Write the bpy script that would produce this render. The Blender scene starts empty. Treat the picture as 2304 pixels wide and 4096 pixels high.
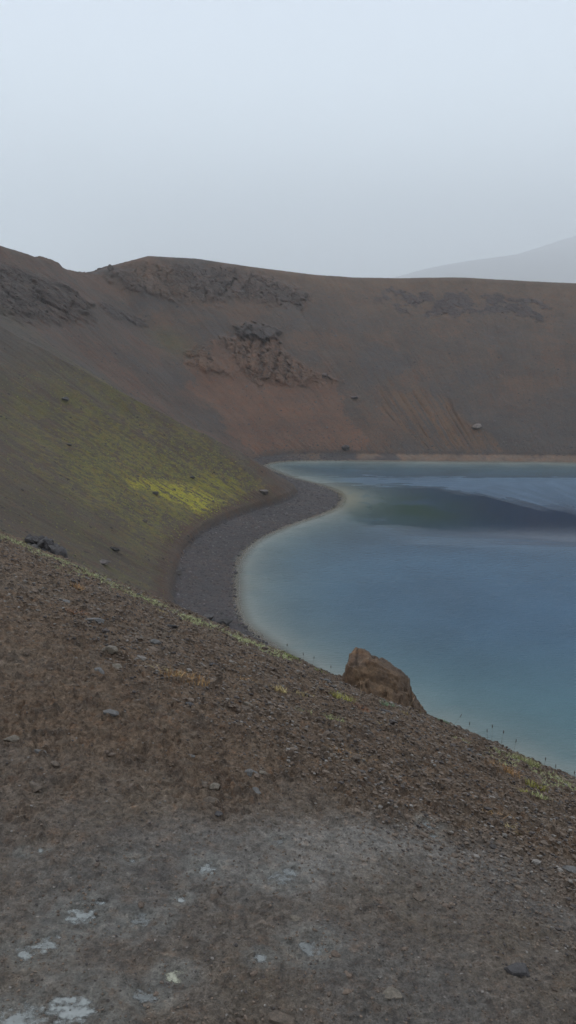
import math, random
import numpy as np

# ------------------------------------------------------------------ noise
def _hash(a, b, c, seed):
    h = (a.astype(np.int64) * 374761393 + b.astype(np.int64) * 668265263 + c.astype(np.int64) * 2147483647 + seed * 974634777) & 0xffffffff
    h = ((h ^ (h >> 13)) * 1274126177) & 0xffffffff
    h = ((h ^ (h >> 16)) * 2246822519) & 0xffffffff
    return (h ^ (h >> 15)) & 0xffffffff

def pn2(x, y, seed=0):
    x = np.asarray(x, float); y = np.asarray(y, float)
    xi = np.floor(x); yi = np.floor(y); xf = x - xi; yf = y - yi
    u = xf * xf * xf * (xf * (xf * 6 - 15) + 10); v = yf * yf * yf * (yf * (yf * 6 - 15) + 10)
    z0 = np.zeros_like(xi)
    def g(i, j):
        a = _hash(xi + i, yi + j, z0, seed) * (2 * math.pi / 4294967296.0)
        return np.cos(a) * (xf - i) + np.sin(a) * (yf - j)
    n00, n10, n01, n11 = g(0, 0), g(1, 0), g(0, 1), g(1, 1)
    return ((n00 * (1 - u) + n10 * u) * (1 - v) + (n01 * (1 - u) + n11 * u) * v) * 1.5

def pn3(x, y, z, seed=0):
    x = np.asarray(x, float); y = np.asarray(y, float); z = np.asarray(z, float)
    xi = np.floor(x); yi = np.floor(y); zi = np.floor(z)
    xf = x - xi; yf = y - yi; zf = z - zi
    f = lambda t: t * t * t * (t * (t * 6 - 15) + 10)
    u, v, w = f(xf), f(yf), f(zf)
    def g(i, j, k):
        return _hash(xi + i, yi + j, zi + k, seed) / 2147483648.0 - 1.0
    def lx(j, k): return g(0, j, k) * (1 - u) + g(1, j, k) * u
    return (lx(0, 0) * (1 - v) + lx(1, 0) * v) * (1 - w) + (lx(0, 1) * (1 - v) + lx(1, 1) * v) * w

def fbm(x, y, octv=5, seed=0, gain=0.5, lac=2.03):
    s = 0; a = 1.0; t = 0
    for o in range(octv):
        s = s + a * pn2(x, y, seed + o * 17); t += a
        x = x * lac + 13.7; y = y * lac - 7.3; a *= gain
    return s / t

def ridged(x, y, octv=4, seed=0, gain=0.5):
    s = 0; a = 1.0; t = 0
    for o in range(octv):
        n = 1 - np.abs(pn2(x, y, seed + o * 31)) * 2
        s = s + a * n; t += a
        x = x * 2.1 + 5.1; y = y * 2.1 + 9.2; a *= gain
    return s / t

def cells(x, y, seed=0):
    """jittered cells: (value of the nearest cell, distance to the border between the two nearest)"""
    x = np.asarray(x, float); y = np.asarray(y, float); xi = np.floor(x); yi = np.floor(y)
    d1 = np.full(x.shape, 9.); d2 = np.full(x.shape, 9.); val = np.zeros(x.shape); z0 = np.zeros_like(xi)
    for i in (-1, 0, 1):
        for j in (-1, 0, 1):
            a = _hash(xi + i, yi + j, z0, seed) / 4294967296.0; b_ = _hash(xi + i, yi + j, z0 + 1, seed) / 4294967296.0
            cv = _hash(xi + i, yi + j, z0 + 2, seed) / 4294967296.0
            dd = np.hypot(xi + i + a - x, yi + j + b_ - y)
            near_ = dd < d1
            d2 = np.where(near_, d1, np.minimum(d2, dd)); val = np.where(near_, cv, val); d1 = np.where(near_, dd, d1)
    return val, d2 - d1

def sstep(a, b, x):
    t = np.clip((x - a) / (b - a), 0, 1)
    return t * t * (3 - 2 * t)

def smin(a, b, k):
    h = np.clip(0.5 + 0.5 * (b - a) / k, 0, 1)
    return b * (1 - h) + a * h - k * h * (1 - h)

# ------------------------------------------------------------------ terrain
CAM_Z = 50.0                      # metres above the lake
PITCH = 15.6
CX, CY = 78.0, 153.0              # middle of the crater lake
SHORE = [(-5, 110), (-8.4, 119), (-9.6, 130), (-10, 145), (-7, 157.5), (-0.4, 168.4), (9.9, 181.7),
         (12.6, 195), (7.5, 206), (0.5, 214), (-5.5, 224), (-7.5, 231), (-2, 236.5), (9, 238), (45, 237), (87, 235),
         (125, 228), (165, 205), (188, 165), (182, 120), (155, 80), (115, 58), (80, 52), (50, 58.5), (27, 74.5), (8, 91.5)]

def _smooth_poly(P, n=6):
    P = np.array(P, float); N = len(P); out = []
    for i in range(N):
        p0, p1, p2, p3 = P[i - 1], P[i], P[(i + 1) % N], P[(i + 2) % N]
        for k in range(n):
            t = k / n
            out.append(0.5 * ((2 * p1) + (-p0 + p2) * t + (2 * p0 - 5 * p1 + 4 * p2 - p3) * t * t + (-p0 + 3 * p1 - 3 * p2 + p3) * t ** 3))
    return np.array(out)
SP = _smooth_poly(SHORE)

def shore_dist(x, y):
    """signed distance to the shoreline, positive on land"""
    x = np.asarray(x, float); y = np.asarray(y, float)
    d2 = np.full(x.shape, 1e18); inside = np.zeros(x.shape, bool)
    N = len(SP)
    for i in range(N):
        ax, ay = SP[i]; bx, by = SP[(i + 1) % N]
        ex, ey = bx - ax, by - ay
        t = np.clip(((x - ax) * ex + (y - ay) * ey) / (ex * ex + ey * ey), 0, 1)
        dx = x - ax - t * ex; dy = y - ay - t * ey
        d2 = np.minimum(d2, dx * dx + dy * dy)
        if ay != by:
            c = ((ay > y) != (by > y)) & (x < (bx - ax) * (y - ay) / (by - ay) + ax)
            inside ^= c
    return np.where(inside, -1, 1) * np.sqrt(d2)

def phi_of(x, y):
    return np.degrees(np.arctan2(np.asarray(y, float) - CY, np.asarray(x, float) - CX)) % 360

def pinterp(phi, knots):
    k = sorted(knots); xs = np.array([a[0] for a in k]); ys = np.array([a[1] for a in k])
    xs = np.concatenate([[xs[-1] - 360], xs, [xs[0] + 360]]); ys = np.concatenate([[ys[-1]], ys, [ys[0]]])
    return np.interp(phi, xs, ys)

# rim crest, world metres (x, y, z)
RIM = [(-91, 262, 63.9), (-79.5, 277, 59.2), (-74, 290, 55.9), (-68, 300, 55.6), (-63.7, 303, 57.5), (-50.5, 311, 62.0), (-34.2, 322, 61.4), (-12, 327, 58.4),
       (12, 331, 55.6), (27, 333, 54.6), (45, 334, 54.4), (72, 335, 54.6), (95, 334, 53.3), (118, 330, 52.2),
       (170, 310, 50), (230, 260, 48), (265, 180, 47), (260, 90, 46), (220, 20, 46), (150, -25, 47), (80, -30, 47.5), (35, -16, 47.8),
       (0, 0, 48.2), (-45, 32, 52), (-75, 66, 58), (-100, 110, 62), (-112, 160, 64), (-110, 205, 66), (-103, 240, 66.5)]
_RP = [(float(phi_of(a, b)), math.hypot(a - CX, b - CY), c) for a, b, c in RIM]
R_RIM = [(p, r) for p, r, z in _RP]; Z_RIM = [(p, z) for p, r, z in _RP]
BEACH = [(60, 3), (132, 3), (141, 3), (144, 4), (146.5, 7), (150, 10), (170, 10), (196, 9.5), (215, 8), (250, 7), (330, 5)]
_rd = shore_dist(np.array([a for a, b, c in RIM]), np.array([b for a, b, c in RIM]))
SLOPE = [(p, (z - 1.2) / (d - float(pinterp(p, BEACH)))) for (p, r, z), d in zip(_RP, _rd)]

def fg_prof(s):
    ks = np.array([-40, -3, 0, 1, 1.8, 2.8, 4, 4.6, 5.5, 60]); kv = np.array([-.1, .0, .05, .12, .38, .54, .66, .78, .84, .84])
    t = np.linspace(-40, 60, 4001); g = np.interp(t, ks, kv)
    G = np.concatenate([[0], np.cumsum((g[1:] + g[:-1]) * .5 * (t[1] - t[0]))]); G -= np.interp(0, t, G)
    return np.interp(s, t, G)

def H_fg(x, y):
    return 48.4 - fg_prof(.79 * (.70 * x + .714 * y)) / .79

def H(x, y, parts=False):
    x = np.asarray(x, float); y = np.asarray(y, float)
    if not parts:
        nearm = np.hypot(x, y) < 16
        if nearm.all(): return H_fg(x, y)
        if nearm.any():
            o = np.empty(x.shape); o[nearm] = H_fg(x[nearm], y[nearm]); o[~nearm] = H_all(x[~nearm], y[~nearm]); return o
    return H_all(x, y, parts)

def H_all(x, y, parts=False):
    x = np.asarray(x, float); y = np.asarray(y, float)
    phi = phi_of(x, y); r = np.hypot(x - CX, y - CY)
    d = shore_dist(x, y)
    w = pinterp(phi, BEACH); sl = pinterp(phi, SLOPE); rr = pinterp(phi, R_RIM); zr = pinterp(phi, Z_RIM)
    land = np.clip(d, 0, None)
    beach = 1.2 * np.clip(land / w, 0, 1)
    up = np.clip(land - w, 0, None)
    z = beach + sl * up
    # small cut bank where the scree meets the beach
    z = z + (.3 + .6 * sstep(136, 142, phi)) * sstep(0, 1.3, up) * np.exp(-up / 9)
    t = np.clip(up * sl / np.maximum(zr - 1.2, 1), 0, 1.2)
    cap = zr - 0.10 * (r - rr) - 0.0006 * np.clip(r - rr, 0, 120) ** 2
    cap = np.where(r > rr, cap, zr + 0.04 * (rr - r))
    z = smin(z, cap + .6, 2.4)
    z = np.where(d < 0, -0.10 * np.clip(-d, 0, 4) - 0.3 * np.clip(-d - 4, 0, 60), z)
    z = np.where(r > rr + 150, np.maximum(z, 24), z)
    # around the photographer the rim path takes over
    dc = np.hypot(x, y)
    wfg = 1 - sstep(16, 44, dc)
    z = z * (1 - wfg) + H_fg(x, y) * wfg
    if parts: return z, phi, r, d, w, t, rr, zr, up
    return z


HAZE = 0.0002
SKY_LO = (1.14, 1.31, 1.40); SKY_HI = (.745, .835, .955); OVC = 1.37
# ------------------------------------------------------------------ blender side
import bpy
R = math.radians
scn = bpy.context.scene
col = scn.collection
rng = np.random.default_rng(7)
random.seed(7)

def new_mesh(name, V, F, mat=None, smooth=True, nv=4, colour=None, attrs=None, parent=None):
    V = np.asarray(V, np.float32).reshape(-1, 3); F = np.asarray(F, np.int32).reshape(-1, nv)
    used = np.unique(F)
    if len(used) < len(V):
        remap = np.zeros(len(V), np.int32); remap[used] = np.arange(len(used)); V = V[used]; F = remap[F]
        if colour is not None: colour = colour[used]
        if attrs: attrs = {k: a[used] for k, a in attrs.items()}
    me = bpy.data.meshes.new(name)
    me.vertices.add(len(V)); me.vertices.foreach_set('co', V.ravel())
    me.loops.add(F.size); me.loops.foreach_set('vertex_index', F.ravel())
    me.polygons.add(len(F)); me.polygons.foreach_set('loop_start', np.arange(0, F.size, nv, dtype=np.int32))
    me.polygons.foreach_set('use_smooth', np.full(len(F), smooth, bool))
    if colour is not None:
        c = np.ones((len(V), 4), np.float32); c[:, :3] = colour
        a = me.color_attributes.new('base_tint', 'FLOAT_COLOR', 'POINT'); a.data.foreach_set('color', c.ravel())
    for k, v in (attrs or {}).items():
        if v.ndim == 2:
            a = me.attributes.new(k, 'FLOAT_VECTOR', 'POINT'); a.data.foreach_set('vector', v.astype(np.float32).ravel())
        else:
            a = me.attributes.new(k, 'FLOAT', 'POINT'); a.data.foreach_set('value', v.astype(np.float32))
    me.update(); me.validate()
    if mat: me.materials.append(mat)
    o = bpy.data.objects.new(name, me); col.objects.link(o)
    if parent: o.parent = parent
    return o

def tag(o, label=None, cat=None, group=None, kind=None):
    if label: o['label'] = label
    if cat: o['category'] = cat
    if group: o['group'] = group
    if kind: o['kind'] = kind
    return o

def grid_faces(n, m, wrap=False):
    i = np.arange(n - 1)[:, None]; j = np.arange(m if wrap else m - 1)[None, :]
    jn = (j + 1) % m
    return np.stack([i * m + j, i * m + jn, (i + 1) * m + jn, (i + 1) * m + j], -1).reshape(-1, 4)

# ------------------------------------------------------------------ node helpers
class NT:
    def __init__(s, name):
        s.m = bpy.data.materials.new(name); s.m.use_nodes = True; s.t = s.m.node_tree; s.t.nodes.clear()
        s.out = s.t.nodes.new('ShaderNodeOutputMaterial')
    def n(s, typ, **kw):
        nd = s.t.nodes.new(typ)
        ins = kw.pop('ins', {})
        for k, v in kw.items(): setattr(nd, k, v)
        for k, v in ins.items():
            if isinstance(v, bpy.types.NodeSocket): s.t.links.new(v, nd.inputs[k])
            else: nd.inputs[k].default_value = v
        return nd
    def noise(s, vec, scale, detail=4, rough=.55, typ='FBM'):
        return s.n('ShaderNodeTexNoise', noise_type=typ, ins={'Vector': vec, 'Scale': scale, 'Detail': detail, 'Roughness': rough}).outputs[0]
    def math(s, op, a, b=0.0, c=0.0, clamp=False):
        return s.n('ShaderNodeMath', operation=op, use_clamp=clamp, ins={0: a, 1: b, 2: c}).outputs[0]
    def mr(s, v, a, b, c=0., d=1., smooth=True):
        return s.n('ShaderNodeMapRange', interpolation_type='SMOOTHSTEP' if smooth else 'LINEAR', ins={0: v, 1: a, 2: b, 3: c, 4: d}).outputs[0]
    def mix(s, f, a, b, typ='MIX'):
        nd = s.n('ShaderNodeMix', data_type='RGBA', blend_type=typ)
        for k, v in ((0, f), (6, a), (7, b)):
            if isinstance(v, bpy.types.NodeSocket): s.t.links.new(v, nd.inputs[k])
            else: nd.inputs[k].default_value = v if k == 0 else (*v, 1)
        return nd.outputs[2]
    def bump(s, h, dist, strength=1.0, nrm=None):
        ins = {'Height': h, 'Distance': dist, 'Strength': strength}
        if nrm is not None: ins['Normal'] = nrm
        return s.n('ShaderNodeBump', ins=ins).outputs[0]
    def done(s, **ins):
        p = s.n('ShaderNodeBsdfPrincipled', ins={k.replace('_', ' '): v for k, v in ins.items()})
        s.t.links.new(p.outputs[0], s.out.inputs[0]); return s.m

def vecs(s, scale):
    return s.n('ShaderNodeVectorMath', operation='MULTIPLY', ins={0: s.n('ShaderNodeTexCoord').outputs['Object'], 1: scale}).outputs[0]

def mat_far():
    s = NT('volcanic_scree')
    P = s.n('ShaderNodeTexCoord').outputs['Object']
    c = s.n('ShaderNodeAttribute', attribute_name='base_tint').outputs['Color']
    fl = s.n('ShaderNodeAttribute', attribute_name='flow').outputs['Vector']
    cl = s.n('ShaderNodeAttribute', attribute_name='crag').outputs['Fac']
    streak = s.noise(s.n('ShaderNodeVectorMath', operation='MULTIPLY', ins={0: fl, 1: (.55, .12, .12)}).outputs[0], 1.0, 6, .7)
    fine = s.noise(P, 2.6, 5, .7)
    spec = s.noise(P, 5.5, 3, .8)
    big = s.noise(P, .11, 4, .6)
    k = s.math('MULTIPLY', s.mr(streak, .3, .7, .91, 1.09, False), s.mr(fine, .3, .7, .72, 1.28, False))
    k = s.math('MULTIPLY', k, s.mr(big, .3, .7, .84, 1.16, False))
    k = s.math('MULTIPLY', k, s.mr(spec, .35, .7, .8, 1.25, False))
    vm = s.n('ShaderNodeVectorMath', operation='SCALE', ins={0: c, 'Scale': k}).outputs[0]
    warm = s.mix(s.mr(s.noise(P, .5, 4, .65), .42, .68), vm, s.n('ShaderNodeVectorMath', operation='MULTIPLY', ins={0: vm, 1: (1.16, .96, .84)}).outputs[0])
    h = s.math('ADD', s.math('MULTIPLY', fine, .6), s.math('MULTIPLY', spec, .35))
    vor = s.n('ShaderNodeTexVoronoi', feature='DISTANCE_TO_EDGE', ins={'Vector': s.n('ShaderNodeVectorMath', operation='ADD', ins={0: P, 1: s.n('ShaderNodeVectorMath', operation='SCALE', ins={0: s.n('ShaderNodeTexNoise', ins={'Vector': P, 'Scale': .5, 'Detail': 4.}).outputs[1], 'Scale': 2.5}).outputs[0]}).outputs[0], 'Scale': .45}).outputs[0]
    cr = s.math('MULTIPLY', s.mr(vor, 0., .12), s.math('MULTIPLY', cl, .7))
    h = s.math('ADD', h, cr)
    b = s.bump(h, .35, 1.0)
    return s.done(Base_Color=warm, Roughness=.92, Normal=b)

def mat_fg():
    s = NT('rim_soil')
    P = s.n('ShaderNodeTexCoord').outputs['Object']
    c = s.n('ShaderNodeAttribute', attribute_name='base_tint').outputs['Color']
    wet = s.n('ShaderNodeAttribute', attribute_name='wet').outputs['Fac']
    f1 = s.noise(P, 55, 5, .7); f2 = s.noise(P, 190, 3, .7); f3 = s.noise(P, 12, 5, .65)
    k = s.math('MULTIPLY', s.mr(f1, .3, .7, .50, 1.5, False), s.mr(f2, .3, .7, .68, 1.32, False))
    k = s.math('MULTIPLY', k, s.mr(f3, .3, .7, .82, 1.18, False))
    k = s.math('MULTIPLY', k, s.mr(s.noise(P, 30, 3, .6), .35, .65, .78, 1.2, False))
    v = s.n('ShaderNodeVectorMath', operation='SCALE', ins={0: c, 'Scale': k}).outputs[0]
    red = s.mix(s.mr(s.noise(P, 22, 4, .7), .5, .72), v, s.n('ShaderNodeVectorMath', operation='MULTIPLY', ins={0: v, 1: (1.14, .97, .86)}).outputs[0])
    # pale grit grains
    vo = s.n('ShaderNodeTexVoronoi', ins={'Vector': P, 'Scale': 95., 'Randomness': 1.})
    cell = s.n('ShaderNodeSeparateColor', ins={0: vo.outputs['Color']}).outputs[0]
    grit = s.math('MULTIPLY', s.mr(cell, .90, .92), s.mr(vo.outputs['Distance'], .42, .28))
    colr = s.mix(s.math('MULTIPLY', grit, .6), red, (.20, .17, .14))
    h = s.math('ADD', s.math('MULTIPLY', f1, .8), s.math('MULTIPLY', f2, .35))
    h = s.math('ADD', h, s.math('MULTIPLY', grit, .2))
    b = s.bump(h, .026, 1.0)
    rough = s.mr(wet, 0, 1, .9, .52, False)
    rough = s.math('ADD', rough, s.mr(f3, .3, .7, -.08, .08, False))
    return s.done(Base_Color=colr, Roughness=rough, Normal=b, Specular_IOR_Level=s.mr(wet, 0, 1, .25, .5, False))

def mat_rock(name, base, light, scale=1.0, rough=.88, use_attr=False, bump=.02):
    s = NT(name)
    P = s.n('ShaderNodeTexCoord').outputs['Object']
    n1 = s.noise(P, 3.0 * scale, 6, .65); n2 = s.noise(P, 14 * scale, 5, .7); n3 = s.noise(P, 60 * scale, 3, .7)
    c = s.mix(s.mr(n1, .38, .66), base, light)
    k = s.math('MULTIPLY', s.mr(n2, .3, .7, .62, 1.35, False), s.mr(n3, .3, .7, .8, 1.2, False))
    v = s.n('ShaderNodeVectorMath', operation='SCALE', ins={0: c, 'Scale': k}).outputs[0]
    if use_attr:
        v = s.mix(1.0, v, s.n('ShaderNodeAttribute', attribute_name='base_tint').outputs['Color'], 'MULTIPLY')
    h = s.math('ADD', n2, s.math('MULTIPLY', n3, .4))
    return s.done(Base_Color=v, Roughness=rough, Normal=s.bump(h, bump / scale, 1.0))

def mat_attr(name, rough=.85, k=.35, scale=80.):
    s = NT(name)
    P = s.n('ShaderNodeTexCoord').outputs['Object']
    c = s.n('ShaderNodeAttribute', attribute_name='base_tint').outputs['Color']
    n = s.noise(P, scale, 3, .6)
    v = s.n('ShaderNodeVectorMath', operation='SCALE', ins={0: c, 'Scale': s.mr(n, .3, .7, 1 - k, 1 + k, False)}).outputs[0]
    return s.done(Base_Color=v, Roughness=rough)

def mat_lake():
    s = NT('lake_water')
    P = s.n('ShaderNodeTexCoord').outputs['Object']
    dp = s.n('ShaderNodeAttribute', attribute_name='depth').outputs['Fac']
    rp = s.n('ShaderNodeAttribute', attribute_name='ripple').outputs['Fac']
    c = s.n('ShaderNodeAttribute', attribute_name='base_tint').outputs['Color']
    rot = s.n('ShaderNodeMapping', ins={'Vector': P, 'Rotation': (0, 0, R(-24)), 'Scale': (.45, 1.35, 1)}).outputs[0]
    w1 = s.noise(rot, 1.7, 3, .6)
    w2 = s.noise(P, 4.5, 2, .6)
    w3 = s.noise(P, .35, 3, .6)
    h = s.math('ADD', w1, s.math('MULTIPLY', w2, .22))
    h = s.math('ADD', h, s.math('MULTIPLY', w3, .3))
    b = s.bump(h, s.math('MULTIPLY', rp, .60), 1.0)
    alpha = s.mr(dp, .0, .30, .25, 1.0)
    nz = s.mr(s.noise(P, .06, 4, .6), .35, .65, .9, 1.1, False)
    cc = s.n('ShaderNodeVectorMath', operation='SCALE', ins={0: c, 'Scale': nz}).outputs[0]
    return s.done(Base_Color=cc, Roughness=s.mr(rp, 0.02, .5, .03, .42, False), IOR=1.33, Normal=b, Alpha=alpha)

def mat_puddle():
    s = NT('milky_puddle_water')
    P = s.n('ShaderNodeTexCoord').outputs['Object']
    c = s.n('ShaderNodeAttribute', attribute_name='base_tint').outputs['Color']
    n = s.noise(P, 30, 3, .6)
    v = s.n('ShaderNodeVectorMath', operation='SCALE', ins={0: c, 'Scale': s.mr(n, .3, .7, .85, 1.12, False)}).outputs[0]
    al = s.n('ShaderNodeAttribute', attribute_name='milk').outputs['Fac']
    return s.done(Base_Color=v, Roughness=.06, IOR=1.33, Alpha=al)

M_FAR = mat_far(); M_FG = mat_fg(); M_LAKE = mat_lake(); M_PUD = mat_puddle()
M_TUFF = mat_rock("brown_tuff", (.078, .052, .035), (.126, .083, .052), 3.0, .9, True, .03)
M_LAVA = mat_rock('dark_lava', (.045, .040, .040), (.085, .075, .070), 4.0, .8, True, .03)
M_LAVAF = mat_rock('far_lava', (.07, .062, .060), (.13, .115, .105), .8, .88, True, .05)
M_STONE = mat_rock('grey_stone', (.105, .098, .090), (.165, .152, .138), 14.0, .75, True, .03)
M_SCREE = mat_attr('loose_stones', .88, .3, 8.)
M_GRIT = mat_attr('gravel_grains', .8, .3, 120.)
M_LEAF = mat_attr('grass_blades', .7, .25, 60.)

# ------------------------------------------------------------------ crater terrain
def poly_mask(u, v, P, soft):
    """soft polygon mask in (bearing, height) coordinates of the crater wall; 1 degree counts 2.6 m"""
    P = np.array(P, float) * [2.6, 1.0]
    x = u * 2.6; y = v
    d2 = np.full(x.shape, 1e18); ins = np.zeros(x.shape, bool)
    for i in range(len(P)):
        ax, ay = P[i - 1]; bx, by = P[i]; ex, ey = bx - ax, by - ay
        t = np.clip(((x - ax) * ex + (y - ay) * ey) / (ex * ex + ey * ey + 1e-9), 0, 1)
        d2 = np.minimum(d2, (x - ax - t * ex) ** 2 + (y - ay - t * ey) ** 2)
        if ay != by: ins ^= ((ay > y) != (by > y)) & (x < (bx - ax) * (y - ay) / (by - ay) + ax)
    sd = np.where(ins, 1, -1) * np.sqrt(d2)
    return sstep(-soft, soft, sd)

P_RED = [(124, 35), (126.5, 33), (131.8, 30.4), (135.5, 24.7), (137.5, 14), (137, 1), (121.6, 1), (119.2, 12), (117.6, 20.5), (120.5, 24)]
P_OUT = [(123.2, 38.5), (126.2, 35), (129, 32.6), (132.8, 30), (134, 26), (131.5, 22.6), (127, 21), (122, 20), (118.6, 19), (117.4, 20.6), (120.2, 24.5), (121, 31)]
P_OUTTOP = [(121.6, 38), (124.6, 38), (126, 35), (124.6, 32.4), (121.6, 33)]
P_TAN = [(111.6, 17.2), (107, 18.5), (103.2, 15.5), (101, 9), (98, 3), (113, 2.5), (113.5, 9)]
P_BAND = [(105, 47), (100, 50.5), (91, 49), (84.5, 47.2), (81.5, 43), (84.0, 39.2), (91, 41.4), (95.6, 39.8), (103, 42)]
P_UP = [(133.6, 55), (131.0, 59), (127.6, 59.5), (121, 58), (115.8, 55), (113.4, 48), (116.5, 43.5), (122, 47.6), (127, 46), (129.7, 46.4), (134, 50)]
P_LEFT = [(154, 61), (149, 58), (145.6, 54.5), (142.2, 51), (141.8, 46), (145, 42), (151, 41.5), (156, 42.5), (161, 45), (162, 62)]
P_MID = [(139.6, 44), (137.2, 45), (135.3, 41.5), (135.8, 39), (138.8, 40)]
P_YEL = [(176.3, 12.2), (173.2, 10.6), (169.4, 8.2), (168.6, 4.4), (171, 3.6), (173.6, 3.0), (174.6, 5.6)]
P_YEL2 = [(169, 9.0), (164.5, 9.2), (162.5, 7), (163, 4.8), (166.5, 4.0)]

def lin(r, g, b):
    f = lambda c: c / 12.92 if c <= .04045 else ((c + .055) / 1.055) ** 2.4
    return np.array([f(r / 255), f(g / 255), f(b / 255)])
def mixc(c, mask, colr):
    return c * (1 - mask[:, None]) + np.asarray(colr)[None, :] * mask[:, None]

phis = np.concatenate([np.linspace(70, 162, 920, endpoint=False), np.linspace(162, 212, 560, endpoint=False), np.linspace(212, 430, 130, endpoint=False)])
rs = np.concatenate([[.5, 15, 30, 45, 55, 62], np.linspace(66, 130, 230, endpoint=False), np.linspace(130, 262, 330, endpoint=False),
                     262 + np.geomspace(.6, 11000, 54)])
PH, RR = np.meshgrid(phis, rs)
gx = (CX + RR * np.cos(np.radians(PH))).ravel(); gy = (CY + RR * np.sin(np.radians(PH))).ravel()
z, phi, r, d, w, t, rr, zr, up = H(gx, gy, parts=True)
n1 = fbm(gx / 9, gy / 9, 3, 3); n2 = fbm(gx / 3, gy / 3, 3, 5)
pu = phi + n1 * 2.2 + n2 * .8; pz = z + n2 * 2.5 + n1 * 2.0 * np.clip(z / 10, 0, 1)
fl_u = phi * 2.6
land = sstep(0, 2.5, up)
m_red = poly_mask(pu, pz, P_RED, .9) * land
m_out = poly_mask(pu, pz, P_OUT, 1.5) * (1 - .75 * sstep(128.2, 129.2, phi) * sstep(131.2, 130.4, phi)) * (1 - .6 * sstep(121.6, 120.8, phi) * sstep(-.1, .2, n2))
m_outtop = poly_mask(pu, pz, P_OUTTOP, .8)
m_tan = poly_mask(pu, pz, P_TAN, 1.6) * sstep(-.25, .25, fbm(fl_u / 2.2, pz / 14, 4, 77) + .12)
m_band = poly_mask(pu, pz, P_BAND, 1.0) * sstep(-.16, .02, fbm(gx / 7, z / 4, 4, 9))
m_up = poly_mask(pu, pz, P_UP, 2.2)
m_left = poly_mask(pu, pz, P_LEFT, 2.5)
m_mid = poly_mask(pu, pz, P_MID, .8)
crag = np.clip(np.maximum.reduce([m_out, .9 * m_band, .9 * m_up, m_left, m_mid]), 0, 1)
inside = (sstep(0, 3, up)) * (1 - sstep(-3, 1, r - rr)) * (1 - sstep(18, 45, 60 - np.hypot(gx, gy)) )
side = sstep(0, 4, up)
near = 1 - sstep(30, 60, np.hypot(gx, gy))
side = side * (1 - near)
# broad unevenness and downslope gullies
ang = fl_u
dz = 0.9 * fbm(gx / 28, gy / 28, 4, 21) + 0.35 * fbm(gx / 6, gy / 6, 4, 22) + .10 * fbm(gx / 1.4, gy / 1.4, 3, 24)
gul = fbm(ang / 5 + n1 * 1.4, z / 20, 5, 31)
dz = dz * .8 + gul * .30 * (1 - sstep(.85, 1, t)) + np.minimum(0, fbm(ang / 1.7 + n1 * .8, z / 34, 3, 33)) * 1.4 * (m_tan + .25 * sstep(4, 20, z)) + sstep(5, 1.5, up) * sstep(0, 1, up) * .55 * fbm(ang / .7, z / 6, 3, 37)
z2 = z + dz * side * (1 - .75 * sstep(-6, 2, r - rr))
# rocky bumps on the crest line
rimline = np.exp(-((r - rr) / 4.0) ** 2)
z2 += rimline * (sstep(139.2, 138.4, phi) * sstep(133.4, 134.3, phi) * (.9 * np.clip(fbm(gx / 1.6, gy / 1.6, 3, 61) + .1, 0, 1))
                 + sstep(142.9, 142.3, phi) * sstep(139.9, 140.6, phi) * (.9 + .8 * fbm(gx / 1.5, gy / 1.5, 3, 62))
                 + .12 * fbm(gx / 2, gy / 2, 3, 63))
# crags: buttresses pushed out of the wall with steep faces
butt = ridged(ang / 6.5 + n2 * .3, z / 40, 2, 41)
blk = ridged(ang / 2.0, z / 5.2, 3, 43)
cragp = np.clip(np.maximum.reduce([.62 * m_out, .20 * m_band, .62 * m_up, .62 * m_left, .35 * m_mid]), 0, 1)
gxu = np.where(phi < 137, -gx, ang); cw1 = gxu + n2 * 1.6 + n1; cw2 = z + n2 * 2.0
cv1, ce1 = cells(cw1 / 5.2, cw2 / 7.5, 301); cv2, ce2 = cells(cw1 / 2.1 + 4, cw2 / 3.0, 302); cv3, ce3 = cells(cw1 / 1.1, cw2 / 1.3, 303)
out = cragp * (.8 + 1.6 * butt + 2.4 * (cv1 - .3) + 1.5 * (cv2 - .3) + .5 * cv3 - .9 * sstep(.16, .0, ce1) - .6 * sstep(.14, .0, ce2))
pill = np.abs(((gx + n2 * 2.4 + n1 * 3.0) / 4.4) % 1 - .5) * 2
out += m_out * (1.6 * (1 - pill ** 4) - .6) * sstep(129.5, 128, phi) * sstep(120.5, 122, phi) * sstep(36, 31, z) * sstep(19, 24, z)
out += m_outtop * 3.0
out *= (1 - near)
push = np.clip(out, -.5, 9)
ux = (gx - CX) / np.maximum(r, 1); uy = (gy - CY) / np.maximum(r, 1)
steps = np.floor(z / 4 + .5) * 4
tw = sstep(140, 134, phi) * sstep(112, 116, phi)
ux = ux * (1 - tw) + 0 * tw; uy = uy * (1 - tw) + 1.0 * tw
vx = gx - ux * push * .8; vy = gy - uy * push * .8; vz = z2 + push * .22
bed = d < 0
# beach cobble unevenness
bm = sstep(-1.5, .5, d) * (1 - sstep(0, 2, up)) * (1 - near)
vz += bm * (.10 * fbm(gx / .9, gy / .9, 3, 51) + .12 * fbm(gx / 4, gy / 4, 2, 52))
# under the near ground sheet this one lies lower
hide = 1 - sstep(26, 34, np.hypot(gx, gy))
vz = vz - .8 * hide

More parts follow.
